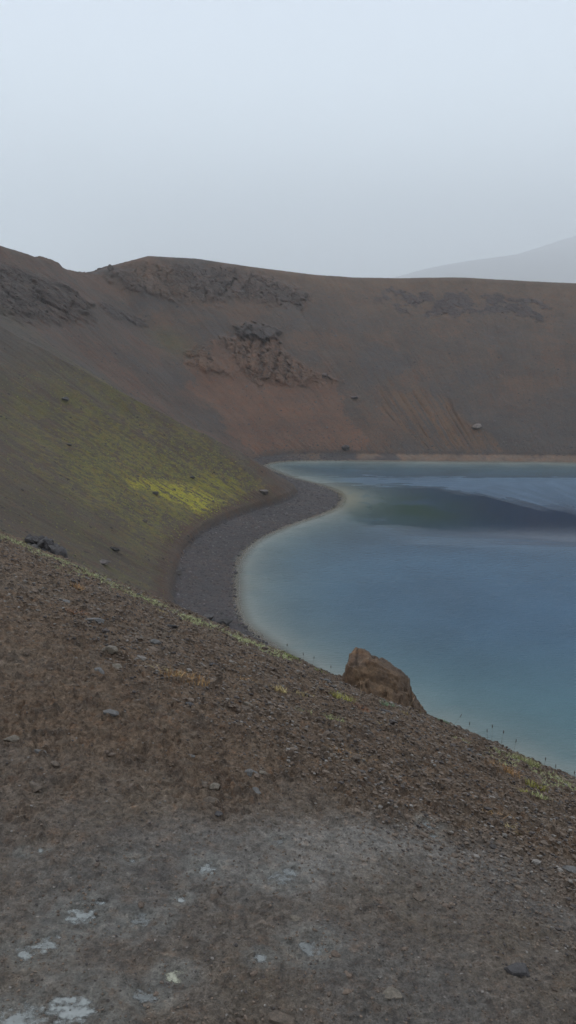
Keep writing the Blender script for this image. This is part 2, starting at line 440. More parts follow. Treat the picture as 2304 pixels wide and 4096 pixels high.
# mineral colours ------------------------------------------------
cN = lambda *a: fbm(*a)
base = np.tile(np.array([.100, .079, .066]), (len(gx), 1))
big = fbm(gx / 22, (gy + z) / 22, 4, 71)
st = fbm(ang / 4 + n1 * .7, z / 45, 4, 72)
base = mixc(base, sstep(-.1, .35, big + st * .6), [.128, .088, .066])
base = mixc(base, sstep(0, .4, -big + st * .5) * .8, [.088, .078, .076])
topb = sstep(.78, .98, t) * sstep(125, 112, phi)
base = mixc(base, topb * .85, [.150, .108, .078])
base = mixc(base, sstep(114, 106, phi) * sstep(30, 44, z) * .55, [.142, .104, .078])
base = mixc(base, sstep(118, 108, phi) * sstep(22, 8, z) * (1 - m_tan) * .8, [.088, .078, .075])
base = mixc(base, sstep(117, 119.2, pu) * sstep(121.8, 120.5, pu) * sstep(24, 12, z) * 0, [.08, .07, .07])
leftf = sstep(132, 140, phi) * sstep(153, 147, phi)
base = mixc(base, leftf * sstep(-.2, .4, st + big) * .7, [.122, .082, .066])
base = mixc(base, m_red * (.75 + .25 * sstep(-.3, .3, big)), [.168, .100, .070])
base = mixc(base, m_red * sstep(0, .4, st) * .5, [.118, .082, .064])
base = mixc(base, m_tan, [.150, .098, .064])
base = mixc(base, m_left * .8, [.084, .070, .064])
base = mixc(base, m_up * .7, [.098, .077, .069])
base = mixc(base, m_up * sstep(127.2, 128.2, pu) * sstep(133, 131, pu) * .7, [.155, .108, .078])
base = mixc(base, m_band * .8, [.078, .067, .071])
base = mixc(base, m_mid * .8, [.072, .062, .060])
base = mixc(base, m_out * .9, [.168, .106, .072])
base = mixc(base, m_out * sstep(.72, .98, pill) * sstep(19, 24, z) * sstep(35, 31, z) * .45, [.085, .066, .06])
base = mixc(base, m_outtop * .9, [.070, .060, .058])
base = mixc(base, np.exp(-((phi - 134) / 1.8) ** 2 - ((z - 33) / 4) ** 2) * .6, [.115, .110, .050])
# mossy hillside on the left
hs = sstep(155.5, 160, pu) * sstep(232, 214, phi) * land
base = mixc(base, hs, [.102, .080, .060])
base = mixc(base, hs * sstep(-.2, .4, fbm(ang / 12, z / 12, 4, 93)) * .7, [.092, .082, .052])
streak = fbm(ang / 1.5 + n1, z / 16, 4, 81)
n05 = fbm(gx / 1.2, (gy + z) / 1.2, 3, 88)
pat = fbm(ang / 7, z / 9, 4, 89)
mo = hs * sstep(-.22, .30, streak * .6 + n2 * .5 + n05 * .4 + pat * .6) * sstep(2.0, 6, z) * (1 - .8 * sstep(26, 42, z)) * (1 - .7 * sstep(186, 202, phi) * sstep(9, 20, z))
base = mixc(base, mo * .62, [.124, .114, .044])
mo2 = hs * np.exp(-((z - 24) / 5.0) ** 2) * sstep(186, 174, phi) * sstep(-.15, .2, n1 * .6 + n2 * .6 + n05 * .4)
base = mixc(base, mo2 * .75, [.140, .128, .036])
base = mixc(base, hs * sstep(27, 40, z) * .85, [.088, .077, .066])
base = mixc(base, hs * sstep(186, 205, phi) * sstep(10, 22, z) * sstep(-.3, .3, streak + n1) * .7, [.106, .071, .052])
base = mixc(base, hs * sstep(165, 158.5, phi) * sstep(14, 3, z) * .7, [.106, .074, .054])
grn = hs * poly_mask(phi + n1 * 3, z + n1 * 3, [(186, 19), (168, 24), (158, 15), (159, 4), (178, 3.0), (190, 6)], 4) * sstep(.02, .24, n05 + .5 * streak + .35 * pat)
base = mixc(base, grn * .42, [.230, .212, .045])
yel = poly_mask(phi + n2 * 1.6 + n1, z + n2 * 1.3, P_YEL, 1.3) * sstep(-.10, .16, .7 * fbm(ang / 1.0, z / 5, 4, 85) + .5 * n05 + .06) * hs
base = mixc(base, np.clip(yel, 0, 1) * .92, [.40, .38, .040])
yel2 = poly_mask(phi + n2 * 1.6 + n1, z + n2 * 1.3, P_YEL2, 1.6) * sstep(-.08, .2, fbm(ang / 1.2, z / 3, 4, 86)) * hs
base = mixc(base, np.clip(yel2, 0, 1) * .9, [.28, .27, .024])
y2 = hs * poly_mask(phi, z, [(182, 17), (170, 19), (161, 12), (160, 4), (176, 3.2), (186, 5)], 3.5) * sstep(.0, .25, fbm(gx / 1.1, gy / 1.1, 4, 87))
base = mixc(base, y2 * .5, [.23, .21, .03])
# bare brown foot of the hillside
base = mixc(base, hs * sstep(4.2, 1.6, up + n2 * 1.6 + 1.2 * streak) * .95, [.100, .066, .050])
bcol = np.array([.054, .047, .048])
bmask = sstep(-.4, .3, d) * (1 - sstep(-.2, .8, up - .3 * n2)) * (1 - near)
farb = sstep(134, 126, phi)
base = mixc(base, bmask, bcol)
base = mixc(base, bmask * farb * sstep(0, .35, fbm(ang / 9, d / 9, 3, 91) + .12 + .4 * sstep(118, 104, phi)), [.160, .112, .080])
base = mixc(base, sstep(.1, -.3, d), [.150, .120, .085])
fz = 1 - sstep(34, 52, np.hypot(gx, gy))
base = mixc(base, fz, [.11, .078, .056])

crk_ = crag * np.maximum(sstep(.14, .0, ce1), .7 * sstep(.12, 0, ce2)); base = mixc(base, np.clip(crk_ * .35, 0, 1), [.06, .052, .05]); base = base * (1 + crag * (cv2 - .5) * .35)[:, None]
base = base * (1 - (1 - near) * (1 - bmask))[:, None] + base * np.array([.74, .68, .63])[None] * ((1 - near) * (1 - bmask))[:, None]
V = np.stack([vx, vy, vz], 1)
NP = len(phis); NR = len(rs)
F = grid_faces(NR, NP, wrap=True)
fi = F[:, 0]
flow = np.stack([ang, z, np.zeros_like(z)], 1)
at = {'flow': flow, 'crag': crag}
cls = np.zeros(len(F), int)                       # crater_wall
cls[(hs[fi] > .5)] = 1                            # hillside
cls[(d[fi] >= 0) & (up[fi] < .4) & (near[fi] < .5)] = 2
cls[d[fi] < 0] = 3
big_f = cls == 0
cls[big_f & (m_out[fi] > .5)] = 4
cls[big_f & (m_up[fi] > .55)] = 5
cls[((cls == 0) | (cls == 1)) & (m_left[fi] > .55)] = 6
cls[big_f & (m_band[fi] > .5)] = 7
cls[(r[fi] > rr[fi] + 30)] = 8
names = {0: 'crater_wall', 1: 'hillside', 2: 'beach', 3: 'lake_bed', 8: 'terrain'}
for k, nme in names.items():
    o = new_mesh(nme, V, F[cls == k], M_FAR, True, 4, base, at); tag(o, kind='structure')
crags = {4: ('rock_outcrop', 'rusty brown rock outcrop with upright pillars half way down the far crater wall', 'rock outcrop'),
         5: ('cliff', 'brown cliff band just below the highest hump of the far rim', 'cliff'),
         6: ('cliff', 'dark brown cliff under the rim at the left edge above the mossy slope', 'cliff'),
         7: ('rock_outcrop', 'broken dark purple-grey rock band below the level right part of the rim', 'rock outcrop')}
for k, (nme, lab, cat) in crags.items():
    o = new_mesh(nme, V, F[cls == k], M_FAR, True, 4, base, at); tag(o, lab, cat)

# sampled height for placing things on the crater walls
from mathutils.bvhtree import BVHTree
from mathutils import Vector
selF = F[(cls != 3) & (cls != 8)]
ru = np.unique(selF); rm = np.zeros(len(V), int); rm[ru] = np.arange(len(ru))
BVH = BVHTree.FromPolygons([tuple(v) for v in V[ru].tolist()], [tuple(f) for f in rm[selF].tolist()])
def ground_far(x, y):
    h = BVH.ray_cast(Vector((x, y, 200)), Vector((0, 0, -1)))
    return (h[0], h[1]) if h[0] is not None else (Vector((x, y, float(H(np.array([x]), np.array([y]))[0]))), Vector((0, 0, 1)))

# ------------------------------------------------------------------ near ground
PUD = [(-0.25, 2.07, .048, .7), (-0.48, 2.08, .022, .5), (-0.81, 2.08, .024, .6), (-0.77, 2.10, .022, .6), (-0.57, 1.82, .070, .8), (-0.63, 1.71, .055, .6),
       (-0.68, 1.68, .046, .7), (-0.29, 1.63, .040, 1.), (-0.52, 1.51, .095, .88), (-0.35, 1.56, .045, .5), (-0.07, 1.71, .030, .6), (-0.31, 1.92, .022, .8),
       (-0.41, 1.82, .050, .45), (-0.53, 1.88, .022, .7), (-0.02, 2.05, .055, .5), (-0.03, 2.25, .030, .4), (0.52, 2.56, .045, .5), (0.06, 1.76, .060, .5),
       (0.01, 2.08, .035, .55), (0.53, 2.47, .022, .5), (-0.64, 1.47, .060, .7)]
PUD = [(a, b_, c_ * .92, d_) for a, b_, c_, d_ in PUD]
PUD_Z = [float(v) - .006 for v in H(np.array([p[0] for p in PUD]), np.array([p[1] for p in PUD]))]

def fg_detail(x, y):
    """relief of the muddy rim ground"""
    s = .79 * (.70 * x + .714 * y)
    dist = np.hypot(x, y)
    dry = sstep(2.12, 2.72, y + .10 * np.clip(x, 0, 2) + .55 * fbm(x / .5, y / .5, 3, 111) + .35 * np.clip(-x - .6, 0, 2) * 0)          # clods begin past the trodden path
    u = .030 * fbm(x / 1.5, y / 1.5, 3, 101) * sstep(.5, 2.5, s) + .012 * fbm(x / .45, y / .45, 3, 102)
    m1 = fbm(x / .17, y / .17, 4, 103)
    u += (.010 + .018 * dry) * m1
    c1 = ridged(x / .085 + m1, y / .085, 3, 104)
    u += (.0036 + .0150 * dry) * c1
    kv, ke = cells(x / .075 + m1 * .5, y / .060, 311); kv2, ke2 = cells(x / .028, y / .024, 312)
    u += ((.0016 + .0080 * dry) * (kv - .3) - (.002 + .006 * dry) * sstep(.12, 0, ke)) * sstep(-.2, .2, m1 + .1) + ((.0012 + .0036 * dry) * (kv2 - .3) - (.0008 + .0022 * dry) * sstep(.14, 0, ke2))
    c2 = fbm(x / .035, y / .035, 3, 105)
    u += (.0034 + .0110 * dry) * np.clip(c2 + .1, -.25, 1)
    lump = sstep(.18, .42, fbm(x / .11 + 3, y / .11, 3, 106)) * (.007 + .016 * dry) * (.7 + .6 * c2)
    u += lump
    sp = sstep(.22, .40, fbm(x / .028, y / .028, 2, 107)) * (.0042 + .005 * dry)
    u += sp
    fine = sstep(-.05, .35, fbm(x / .013, y / .013, 2, 108)) * .0030
    u += fine * sstep(9, 5, dist)
    # crest of the slope is knobbly
    cr = sstep(3.2, 4.4, s)
    u += cr * (.05 * fbm(x / .5, y / .5, 3, 109) + .03 * np.clip(fbm(x / .16, y / .16, 3, 110), 0, 1))
    return u, dry, m1, c2, lump

def fg_height(x, y, full=False):
    x = np.asarray(x, float); y = np.asarray(y, float)
    h = np.array(H(x, y)); u, dry, m1, c2, lump = fg_detail(x, y)
    pm = np.zeros_like(x); best = np.full(x.shape, 99.); h0_ = h.copy(); u0_ = u.copy(); wsum = np.zeros_like(x); bsum = np.zeros_like(x); fmax = np.zeros_like(x)
    for (px, py, pr, dep), pz0 in zip(PUD, PUD_Z):
        dall = np.hypot((x - px) / 1.2, (y - py) / .9) / pr
        sel = dall < 2.6
        if not sel.any(): continue
        xs, ys = x[sel], y[sel]
        dd = np.hypot((xs - px) / 1.2, (ys - py) / .9) / pr
        rag = fbm(xs / .026 + px * 9, ys / .018, 4, 120, .65)
        wob = dd + (.85 - .3 * dep) * rag - .02
        flat = sstep(2.45, 1.3, dd)
        basin = pz0 - .0066 + .0122 * sstep(.0, 1.1, wob) + .0030 * (c2[sel] + np.clip(rag, -.3, 1))
        basin = np.maximum(basin, np.where(dd > 1.15, pz0 + .0012 + .004 * sstep(1.15, 1.7, dd), -99))
        basin = np.where(dd > 1.0, np.maximum(basin, pz0 + .0015), basin)
        wq = (flat + 1e-4) ** 4 / (.2 + dd) ** 3
        wsum[sel] += wq; bsum[sel] += wq * basin; fmax[sel] = np.maximum(fmax[sel], flat)
        pm[sel] = np.maximum(pm[sel], flat * sstep(2.4, .8, wob))
    hit = wsum > 0
    h = np.where(hit, h0_ * (1 - fmax) + fmax * bsum / np.where(hit, wsum, 1), h0_); u = u0_ * (1 - .88 * fmax)
    zz = h + u
    if full: return zz, dry, m1, c2, lump, pm
    return zz

dense = np.linspace(-31, 31, 760)
side_a = 31 + np.cumsum(np.geomspace(.15, 6, 62)); side_a = 31 + (side_a - 31) * (148.0 / (side_a[-1] - 31))
angs = np.concatenate([-side_a[::-1][1:], dense, side_a])     # full circle about the photographer's feet
ring = np.concatenate([np.geomspace(.25, 1.15, 40, endpoint=False), np.geomspace(1.15, 11.5, 1020, endpoint=False), np.geomspace(11.5, 36, 60)])
AA, DD = np.meshgrid(np.radians(angs), ring)
fx = (DD * np.sin(AA)).ravel(); fy = (DD * np.cos(AA)).ravel()
fzh, dry, m1, c2, lump, pm = fg_height(fx, fy, True)
fd = np.hypot(fx, fy)
fzh = fzh - sstep(30, 36, fd) * 1.6
s_ = .79 * (.70 * fx + .714 * fy)
mud = [.146, .118, .094]; soil = [.172, .120, .082]; greyp = [.142, .127, .110]
g1 = fbm(fx / .55, fy / .55, 4, 131); g2 = fbm(fx / .16, fy / .16, 4, 132); g3 = fbm(fx / .05, fy / .05, 3, 133)
fc = np.tile(np.array(mud), (len(fx), 1))
fc = mixc(fc, sstep(-.1, .35, g1 + .5 * g2), [.128, .098, .070])
fc = mixc(fc, sstep(.0, .35, -g1 + .4 * g3) * .8, greyp)
fc = mixc(fc, sstep(.05, .4, g2 - .3 * g1) * .45, [.078, .062, .052])
fc = mixc(fc, sstep(.12, .35, fbm(fx / .06, fy / .06, 4, 136)) * .5, [.088, .070, .057])
gp = np.exp(-((fx - .12) / .42) ** 2 - ((fy - 2.3) / .22) ** 2) + .8 * np.exp(-((fx - .02) / .16) ** 2 - ((fy - 2.04) / .10) ** 2) + .6 * np.exp(-((fx - .45) / .25) ** 2 - ((fy - 2.45) / .18) ** 2)
fc = mixc(fc, np.clip(gp * (.8 + .8 * g2 + .7 * g3), 0, .85), [.225, .205, .180])
fc = mixc(fc, dry * (1 - .6 * np.clip(gp, 0, 1)), soil)
fc = mixc(fc, dry * sstep(.05, .4, g1 + .4 * g3) * .5, [.205, .160, .120])
fc = mixc(fc, dry * sstep(.05, .35, g2 + .4 * g3) * .45, [.100, .068, .050])
fc = mixc(fc, sstep(.15, .4, g2 * .6 + fbm(fx / .09, fy / .09, 3, 134)) * .35 * sstep(4.4, 3.4, s_), [.185, .150, .115])
fc = mixc(fc, sstep(.2, 1, lump / .012) * .5, [.072, .054, .042])
fc = mixc(fc, np.clip(pm * .6 * sstep(-.4, .3, g3 + .2), 0, 1), [.185, .178, .155])
fc = mixc(fc, sstep(3.0, 4.2, s_) * .25, [.085, .060, .046])
wet = np.clip((1 - dry) * (.65 + .6 * g2) + pm * .4, 0, 1)
ground = new_mesh('ground', np.stack([fx, fy, fzh], 1), grid_faces(len(ring), len(angs)), M_FG, True, 4, fc, {'wet': wet})
tag(ground, kind='structure')

# ------------------------------------------------------------------ lake
lp = np.concatenate([np.linspace(70, 215, 800, endpoint=False), np.linspace(215, 430, 160, endpoint=False)])
lr = np.concatenate([[.5, 10, 20, 30, 40, 50], np.linspace(56, 128, 300)])
LP, LR = np.meshgrid(lp, lr)
lx = (CX + LR * np.cos(np.radians(LP))).ravel(); ly = (CY + LR * np.sin(np.radians(LP))).ravel()
ld = -shore_dist(lx, ly)
wob = fbm(lx / 7, ly / 7, 4, 141)
depth = np.where(ld < 4, .10 * ld, .4 + .3 * (ld - 4))
lphi = phi_of(lx, ly)
# wind: ruffled water, with a sheltered slick across the far half
yy = ly + 5 * fbm(lx / 26, ly / 9, 3, 142) + 4.5 * fbm(lx / 9, ly / 1.6, 4, 148)
edge_lo = np.interp(lx, [-10, 15, 30, 57, 90], [172, 168, 160, 153, 146])
edge_hi = np.interp(lx, [-10, 15, 36, 52, 67, 95], [205, 206, 203, 192, 179, 166])
calm = sstep(-4, 4, yy - edge_lo) * sstep(5, -4, yy - edge_hi) * sstep(4, 18, lx + 4 * wob)
st2 = sstep(.05, .3, fbm(lx / 30 + 4, ly / 3.6, 3, 143)) * sstep(205, 212, ly)
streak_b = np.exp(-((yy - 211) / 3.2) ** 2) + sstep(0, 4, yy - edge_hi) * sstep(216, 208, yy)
mid = sstep(216, 222, yy)
ripple = .20 + .24 * sstep(160, 105, ly) + .08 * fbm(lx / 22, ly / 8, 3, 144)
calm = np.maximum(calm, .8 * np.exp(-((lx - 31) / 11) ** 4 - ((yy - 157) / 3.0) ** 2))
ripple = ripple * (1 - .95 * calm) * (1 - .45 * mid * (1 - st2))
ripple = np.clip(ripple + .26 * np.clip(streak_b, 0, 1), .01, .6)
lc = np.tile(np.array([.012, .036, .072]), (len(lx), 1))
nearshore = np.exp(-np.clip(ld + 1.5 * wob, 0, 99) / 14.)
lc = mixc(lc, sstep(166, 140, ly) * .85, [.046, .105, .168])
lc = mixc(lc, mid * .5, [.035, .085, .14])
lc = mixc(lc, np.clip(nearshore * 1.15, 0, 1), [.075, .130, .135])
lc = mixc(lc, sstep(115, 80, ly) * .6, [.070, .155, .170])
lc = mixc(lc, np.exp(-np.clip(ld + .8 * wob, 0, 99) / 4.2) * np.clip(1.0 + .5 * fbm(lx / 4, ly / 4, 3, 152), 0, 1), [.275, .265, .225])
lc = mixc(lc, np.exp(-((lx - 33) / 15) ** 2 - ((ly - 181) / 13) ** 2) * sstep(-.4, .1, fbm(lx / 8, ly / 8, 3, 145) + .1), [.024, .056, .040])
tipd = np.exp(-((lx - 15) ** 2 + (ly - 192) ** 2) / 170.)
lc = mixc(lc, np.clip(tipd * np.exp(-np.clip(ld, 0, 99) / 6.) * 1.3 * sstep(-.5, .2, fbm(lx / 3, ly / 3, 3, 146) + .15), 0, 1), [.215, .205, .150])
lc = mixc(lc, calm * sstep(26, 55, lx) * .8, [.006, .022, .050])  # slick's dark wall reflection deepened in the water's base colour
lc = mixc(lc, np.clip(streak_b, 0, 1) * (1 - calm) * sstep(8, 22, lx) * (.45 + .3 * sstep(-.2, .3, fbm(lx / 5, ly / .8, 3, 149))), [.105, .165, .235])  # sky reflection on the ruffled streak painted in as a lighter base colour
lc = mixc(lc, sstep(-9, -1, yy - edge_lo) * sstep(1, -2, yy - edge_lo) * sstep(10, 30, lx) * .35, [.10, .16, .22])  # pale sky sheen along the slick's near edge, also painted into the colour
keep = ld > -1.2
LF = grid_faces(len(lr), len(lp), wrap=True)
LF = LF[keep[LF].all(1)]
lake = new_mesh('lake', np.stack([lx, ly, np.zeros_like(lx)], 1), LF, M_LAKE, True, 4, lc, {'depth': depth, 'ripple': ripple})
tag(lake, kind='structure')

# ------------------------------------------------------------------ far hill lost in the mist
hx = np.linspace(-1500, 7200, 160); hy = np.linspace(3600, 7600, 90)
HX, HY = np.meshgrid(hx, hy); HX = HX.ravel(); HY = HY.ravel()
hk = np.array([(-1500, 5000, 20), (200, 5000, 40), (609, 5000, 112), (935, 5000, 200), (1494, 5200, 272), (1795, 5500, 362), (2260, 6250, 480), (3500, 6500, 760), (7200, 6500, 800)], float)
xk = HX + 120 * fbm(HX / 900, HY / 900, 2, 150)
hh_ = (np.interp(xk - 90, hk[:, 0], hk[:, 2]) + np.interp(xk + 90, hk[:, 0], hk[:, 2]) + np.interp(xk, hk[:, 0], hk[:, 2])) / 3
HILL = 2.25
hz = hh_ * np.exp(-((HY - np.interp(HX, hk[:, 0], hk[:, 1])) / 1300) ** 2) + 8 * fbm(HX / 500, HY / 500, 4, 151)
hc = np.tile(np.array([.10, .085, .075]), (len(HX), 1))
hz = CAM_Z + (hz - CAM_Z) * HILL
hill = new_mesh('hill', np.stack([HX * HILL, HY * HILL, hz], 1), grid_faces(len(hy), len(hx)), M_FAR, True, 4, hc, {'flow': np.stack([HX, hz, hz * 0], 1), 'crag': hz * 0})
tag(hill, kind='structure')
# ------------------------------------------------------------------ rocks
import bmesh
def ico(sub):
    bm = bmesh.new(); bmesh.ops.create_icosphere(bm, subdivisions=sub, radius=1.0)
    V = np.array([v.co[:] for v in bm.verts]); F = np.array([[v.index for v in f.verts] for f in bm.faces]); bm.free()
    return V, F
ICO = {k: ico(k) for k in (1, 2, 3, 4, 5)}

def rock_shape(seed, sub=3, planes=14, rough=.06, squash=(1, 1, 1)):
    g = np.random.default_rng(seed)
    V, F = ICO[sub]
    N = g.normal(size=(planes, 3)); N /= np.linalg.norm(N, axis=1)[:, None]
    D = g.uniform(.62, .95, planes)
    dots = V @ N.T
    rad = np.where(dots > .05, D[None, :] / np.maximum(dots, .05), 9).min(1)
    rad = np.minimum(rad, 1.15)
    n = pn3(V[:, 0] * 2.2 + seed, V[:, 1] * 2.2, V[:, 2] * 2.2, seed) * .6 + pn3(V[:, 0] * 6 + seed, V[:, 1] * 6, V[:, 2] * 6, seed + 1) * .35
    if sub >= 3: n = n + pn3(V[:, 0] * 15, V[:, 1] * 15 + seed, V[:, 2] * 15, seed + 2) * .2
    rad = rad * (1 + rough * n)
    return V * rad[:, None] * np.array(squash)[None, :], F

def rotm(a, b, c):
    ca, sa, cb, sb, cc, sc = math.cos(a), math.sin(a), math.cos(b), math.sin(b), math.cos(c), math.sin(c)
    Rz = np.array([[cc, -sc, 0], [sc, cc, 0], [0, 0, 1]]); Ry = np.array([[cb, 0, sb], [0, 1, 0], [-sb, 0, cb]]); Rx = np.array([[1, 0, 0], [0, ca, -sa], [0, sa, ca]])
    return Rz @ Ry @ Rx

def rock(name, loc, size, seed, mat, label, cat='stone', group=None, squash=(1, .8, .6), tilt=(0, 0), yaw=0., sub=4, rough=.07, planes=14, colr=(1, 1, 1), smooth=False, sink=.25):
    V, F = rock_shape(seed, sub, planes, rough, squash)
    V = (V * size) @ rotm(tilt[0], tilt[1], yaw).T
    V[:, 2] -= V[:, 2].min() * (1 - sink)
    c = np.tile(np.array(colr, float), (len(V), 1))
    o = new_mesh(name, V, F, mat, smooth, 3, c)
    o.location = loc
    return tag(o, label, cat, group)

# one mesh of very many loose stones
def scatter(name, pts, nrm, sizes, cols, mat, sub=1, kinds=7, seed=5, squash=(1, .8, .55), kind='stuff', label=None, cat=None, sink=.15, planes=9, rough=.05):
    g = np.random.default_rng(seed)
    prot = [rock_shape(seed * 100 + k, sub, planes, rough, squash) for k in range(kinds)]
    n = len(pts); nv = len(prot[0][0]); F0 = prot[0][1]
    which = g.integers(0, kinds, n)
    PV = np.stack([p[0] for p in prot])[which]
    yaw = g.uniform(0, 6.283, n); cy, sy = np.cos(yaw), np.sin(yaw)
    X = PV[:, :, 0] * cy[:, None] - PV[:, :, 1] * sy[:, None]; Y = PV[:, :, 0] * sy[:, None] + PV[:, :, 1] * cy[:, None]; Z = PV[:, :, 2]
    # lean on the slope
    nr = nrm / np.linalg.norm(nrm, axis=1)[:, None]
    t1 = np.stack([nr[:, 2], 0 * nr[:, 0], -nr[:, 0]], 1); t1 /= np.linalg.norm(t1, axis=1)[:, None]; t2 = np.cross(nr, t1)
    W = (X[..., None] * t1[:, None, :] + Y[..., None] * t2[:, None, :] + (Z + .3 - sink)[..., None] * nr[:, None, :]) * sizes[:, None, None] + pts[:, None, :]
    FF = (F0[None] + (np.arange(n) * nv)[:, None, None]).reshape(-1, 3)
    C = np.repeat(cols, nv, axis=0)
    o = new_mesh(name, W.reshape(-1, 3), FF, mat, False, 3, C)
    return tag(o, label, cat, None, kind)

def pick_far(n, plo, phi_, rlo, rhi, accept, g):
    out = []; k = 0
    ph = g.uniform(plo, phi_, n * 6); r0 = np.sqrt(g.uniform(rlo ** 2, rhi ** 2, n * 6))
    x = CX + r0 * np.cos(np.radians(ph)); y = CY + r0 * np.sin(np.radians(ph))
    zz, p_, r_, d_, w_, t_, rr_, zr_, up_ = H(x, y, parts=True)
    ok = accept(x, y, zz, p_, d_, up_, t_, g)
    x, y = x[ok][:n], y[ok][:n]
    P = []; N = []
    for a, b in zip(x, y):
        h, nn = ground_far(float(a), float(b)); P.append(h[:]); N.append(nn[:])
    return np.array(P), np.array(N)

g = np.random.default_rng(11)
# dark cobbles of the beach
P, N = pick_far(8500, 125, 215, 66, 132, lambda x, y, z, p, d, up, t, g: (d > -.5) & (up < .5) & (g.uniform(size=len(x)) < 1), g)
sz = .12 + .20 * g.uniform(size=len(P)) ** 2 + .30 * (g.uniform(size=len(P)) < .05) * g.uniform(.3, 1, len(P))
cc = np.array([.072, .062, .061])[None] * g.uniform(.4, 1.0, (len(P), 1)) * (1 + 1.1 * (g.uniform(size=(len(P), 1)) < .2)) * g.uniform(.93, 1.07, (len(P), 3))
scatter('cobbles', P, N, sz, cc, M_SCREE, seed=21)
# stones scattered over the mossy hillside
P, N = pick_far(13000, 152, 216, 90, 178, lambda x, y, z, p, d, up, t, g: (up > .6) & (t < .9) & (g.uniform(size=len(x)) < .55 + .4 * sstep(.1, .3, fbm(x / 5, y / 5, 3, 5))), g)
sz = .08 + .15 * g.uniform(size=len(P)) ** 3 + .25 * (g.uniform(size=len(P)) < .03)
cc = np.array([.060, .050, .040])[None] * g.uniform(.35, 1.5, (len(P), 1)) * g.uniform(.95, 1.05, (len(P), 3))
scatter('scree', P, N, sz, cc, M_SCREE, seed=22)
# coarse debris on the lower far wall
P, N = pick_far(13000, 74, 150, 84, 215, lambda x, y, z, p, d, up, t, g: (up > .0) & (t < .93) & (g.uniform(size=len(x)) < .22 + .9 * np.exp(-up / 14) * sstep(128, 108, p) + .9 * np.exp(-up / 3.0) + .3 * sstep(.2, .35, fbm(x / 8, y / 8, 3, 6))), g)
sz = .13 + .22 * g.uniform(size=len(P)) ** 3 + .35 * (g.uniform(size=len(P)) < .012)
cc = np.array([.068, .058, .053])[None] * g.uniform(.5, 1.5, (len(P), 1)) * g.uniform(.95, 1.05, (len(P), 3))
scatter('scree', P, N, sz, cc, M_SCREE, seed=23)
# low cushions of moss
P, N = pick_far(9000, 156, 206, 90, 140, lambda x, y, z, p, d, up, t, g: (up > 1.6) & (g.uniform(size=len(x)) < .05 + .95 * poly_mask(p, z, P_YEL, 1.5) * sstep(-.1, .15, fbm(p * 2.6, z / 5, 4, 85) + .05) + .35 * poly_mask(p, z, [(182, 17), (170, 19), (161, 12), (160, 4), (176, 3.2), (186, 5)], 3.0)), g)
yq = poly_mask(phi_of(P[:, 0], P[:, 1]), P[:, 2], P_YEL, 2.0)[:, None]
sz = .10 + .14 * g.uniform(size=len(P)) ** 2
cc = (np.array([.150, .150, .030]) * (1 - yq) + np.array([.28, .27, .026]) * yq) * g.uniform(.6, 1.25, (len(P), 1))
scatter('moss', P, N, sz, cc, M_SCREE, seed=24, squash=(1, .9, .4), label=None)

# named rocks on the slopes and beach
def far_rock(x, y, size, seed, label, mat=M_LAVAF, dz=0., **kw):
    h, nn = ground_far(x, y)
    return rock('rock', (h.x, h.y, h.z + dz), size, seed, mat, label, 'rock', group='lone rocks on the crater slopes and beach', **kw)
far_rock(-28.57, 124.55, .8, 301, 'black jagged rock lying alone on the mossy slope, right of the ridge-top lava rock', squash=(1.2, .6, .45), yaw=-.6, colr=(.45, .45, .45))
far_rock(-28.1, 115.04, .85, 302, 'grey angular rock low on the mossy slope just above the near moss strip', squash=(1.2, .8, .5), yaw=-.2, colr=(1.25, 1.15, 1.1))
far_rock(-27.42, 146.45, .6, 303, 'small grey-brown rock in the middle of the olive moss slope left of the beach', colr=(1.3, 1.15, 1.05))
far_rock(-27.66, 161.28, .7, 304, 'dark rock at the left end of the bright yellow moss patch', squash=(1.3, .7, .5), colr=(.6, .6, .6))
far_rock(-49.55, 177.37, .85, 305, 'dark rock high on the left slope, alone above the moss', colr=(.75, .75, .75))
far_rock(-44.65, 160.28, .5, 306, 'low dark rock on the left slope below the highest of its lone rocks', squash=(1.4, .7, .45), colr=(.7, .7, .7))
far_rock(-21.54, 175.31, .6, 307, 'small dark rock on the greenish slope above the yellow moss', colr=(.7, .7, .7))
far_rock(-5.59, 181.88, 1.1, 308, 'brown-grey flat-topped rock at the inner edge of the beach under the spur', squash=(1.2, .8, .6), colr=(1.2, 1.05, .95))
far_rock(-9.6, 113.6, 1.0, 309, 'black rock on the beach end nearest the water and the grassy ridge', squash=(1.2, .8, .55), colr=(.55, .55, .55))
far_rock(-12.6, 114.6, .85, 310, 'dark grey rock at the beach end, left of the black one', squash=(1.1, .8, .6), colr=(.9, .9, .9))
far_rock(-19.45, 133.64, .7, 311, 'dark rock where the brown slope foot meets the beach', colr=(.8, .75, .7))
far_rock(59.75, 250.53, 1.6, 312, 'pale grey pointed boulder on the lower far wall at right', squash=(1.1, .7, .55), yaw=.3, colr=(2.4, 2.2, 2.0))
far_rock(17.86, 242.07, 1.2, 313, 'dark rounded boulder at the foot of the far wall near the waterline', squash=(1, .8, .8), colr=(.85, .8, .8))
far_rock(22.06, 262.61, 1.0, 314, 'grey flat boulder right of the rusty debris fan on the far wall', squash=(1.3, .8, .5), colr=(1.2, 1.1, 1.1))
far_rock(12.16, 271.45, 1.1, 315, 'brown boulder at the upper right edge of the rusty fan', squash=(1, .8, .7), colr=(1.2, 1.0, .95))
h0, _ = ground_far(-64.3, 302.2)
rock('rock', (-64.3, 302.2, h0.z - .2), 1.3, 316, M_LAVAF, 'upright pointed rock standing on the skyline at the saddle left of the hump', 'rock', squash=(.9, .8, 1.0), colr=(1.1, .95, .85))

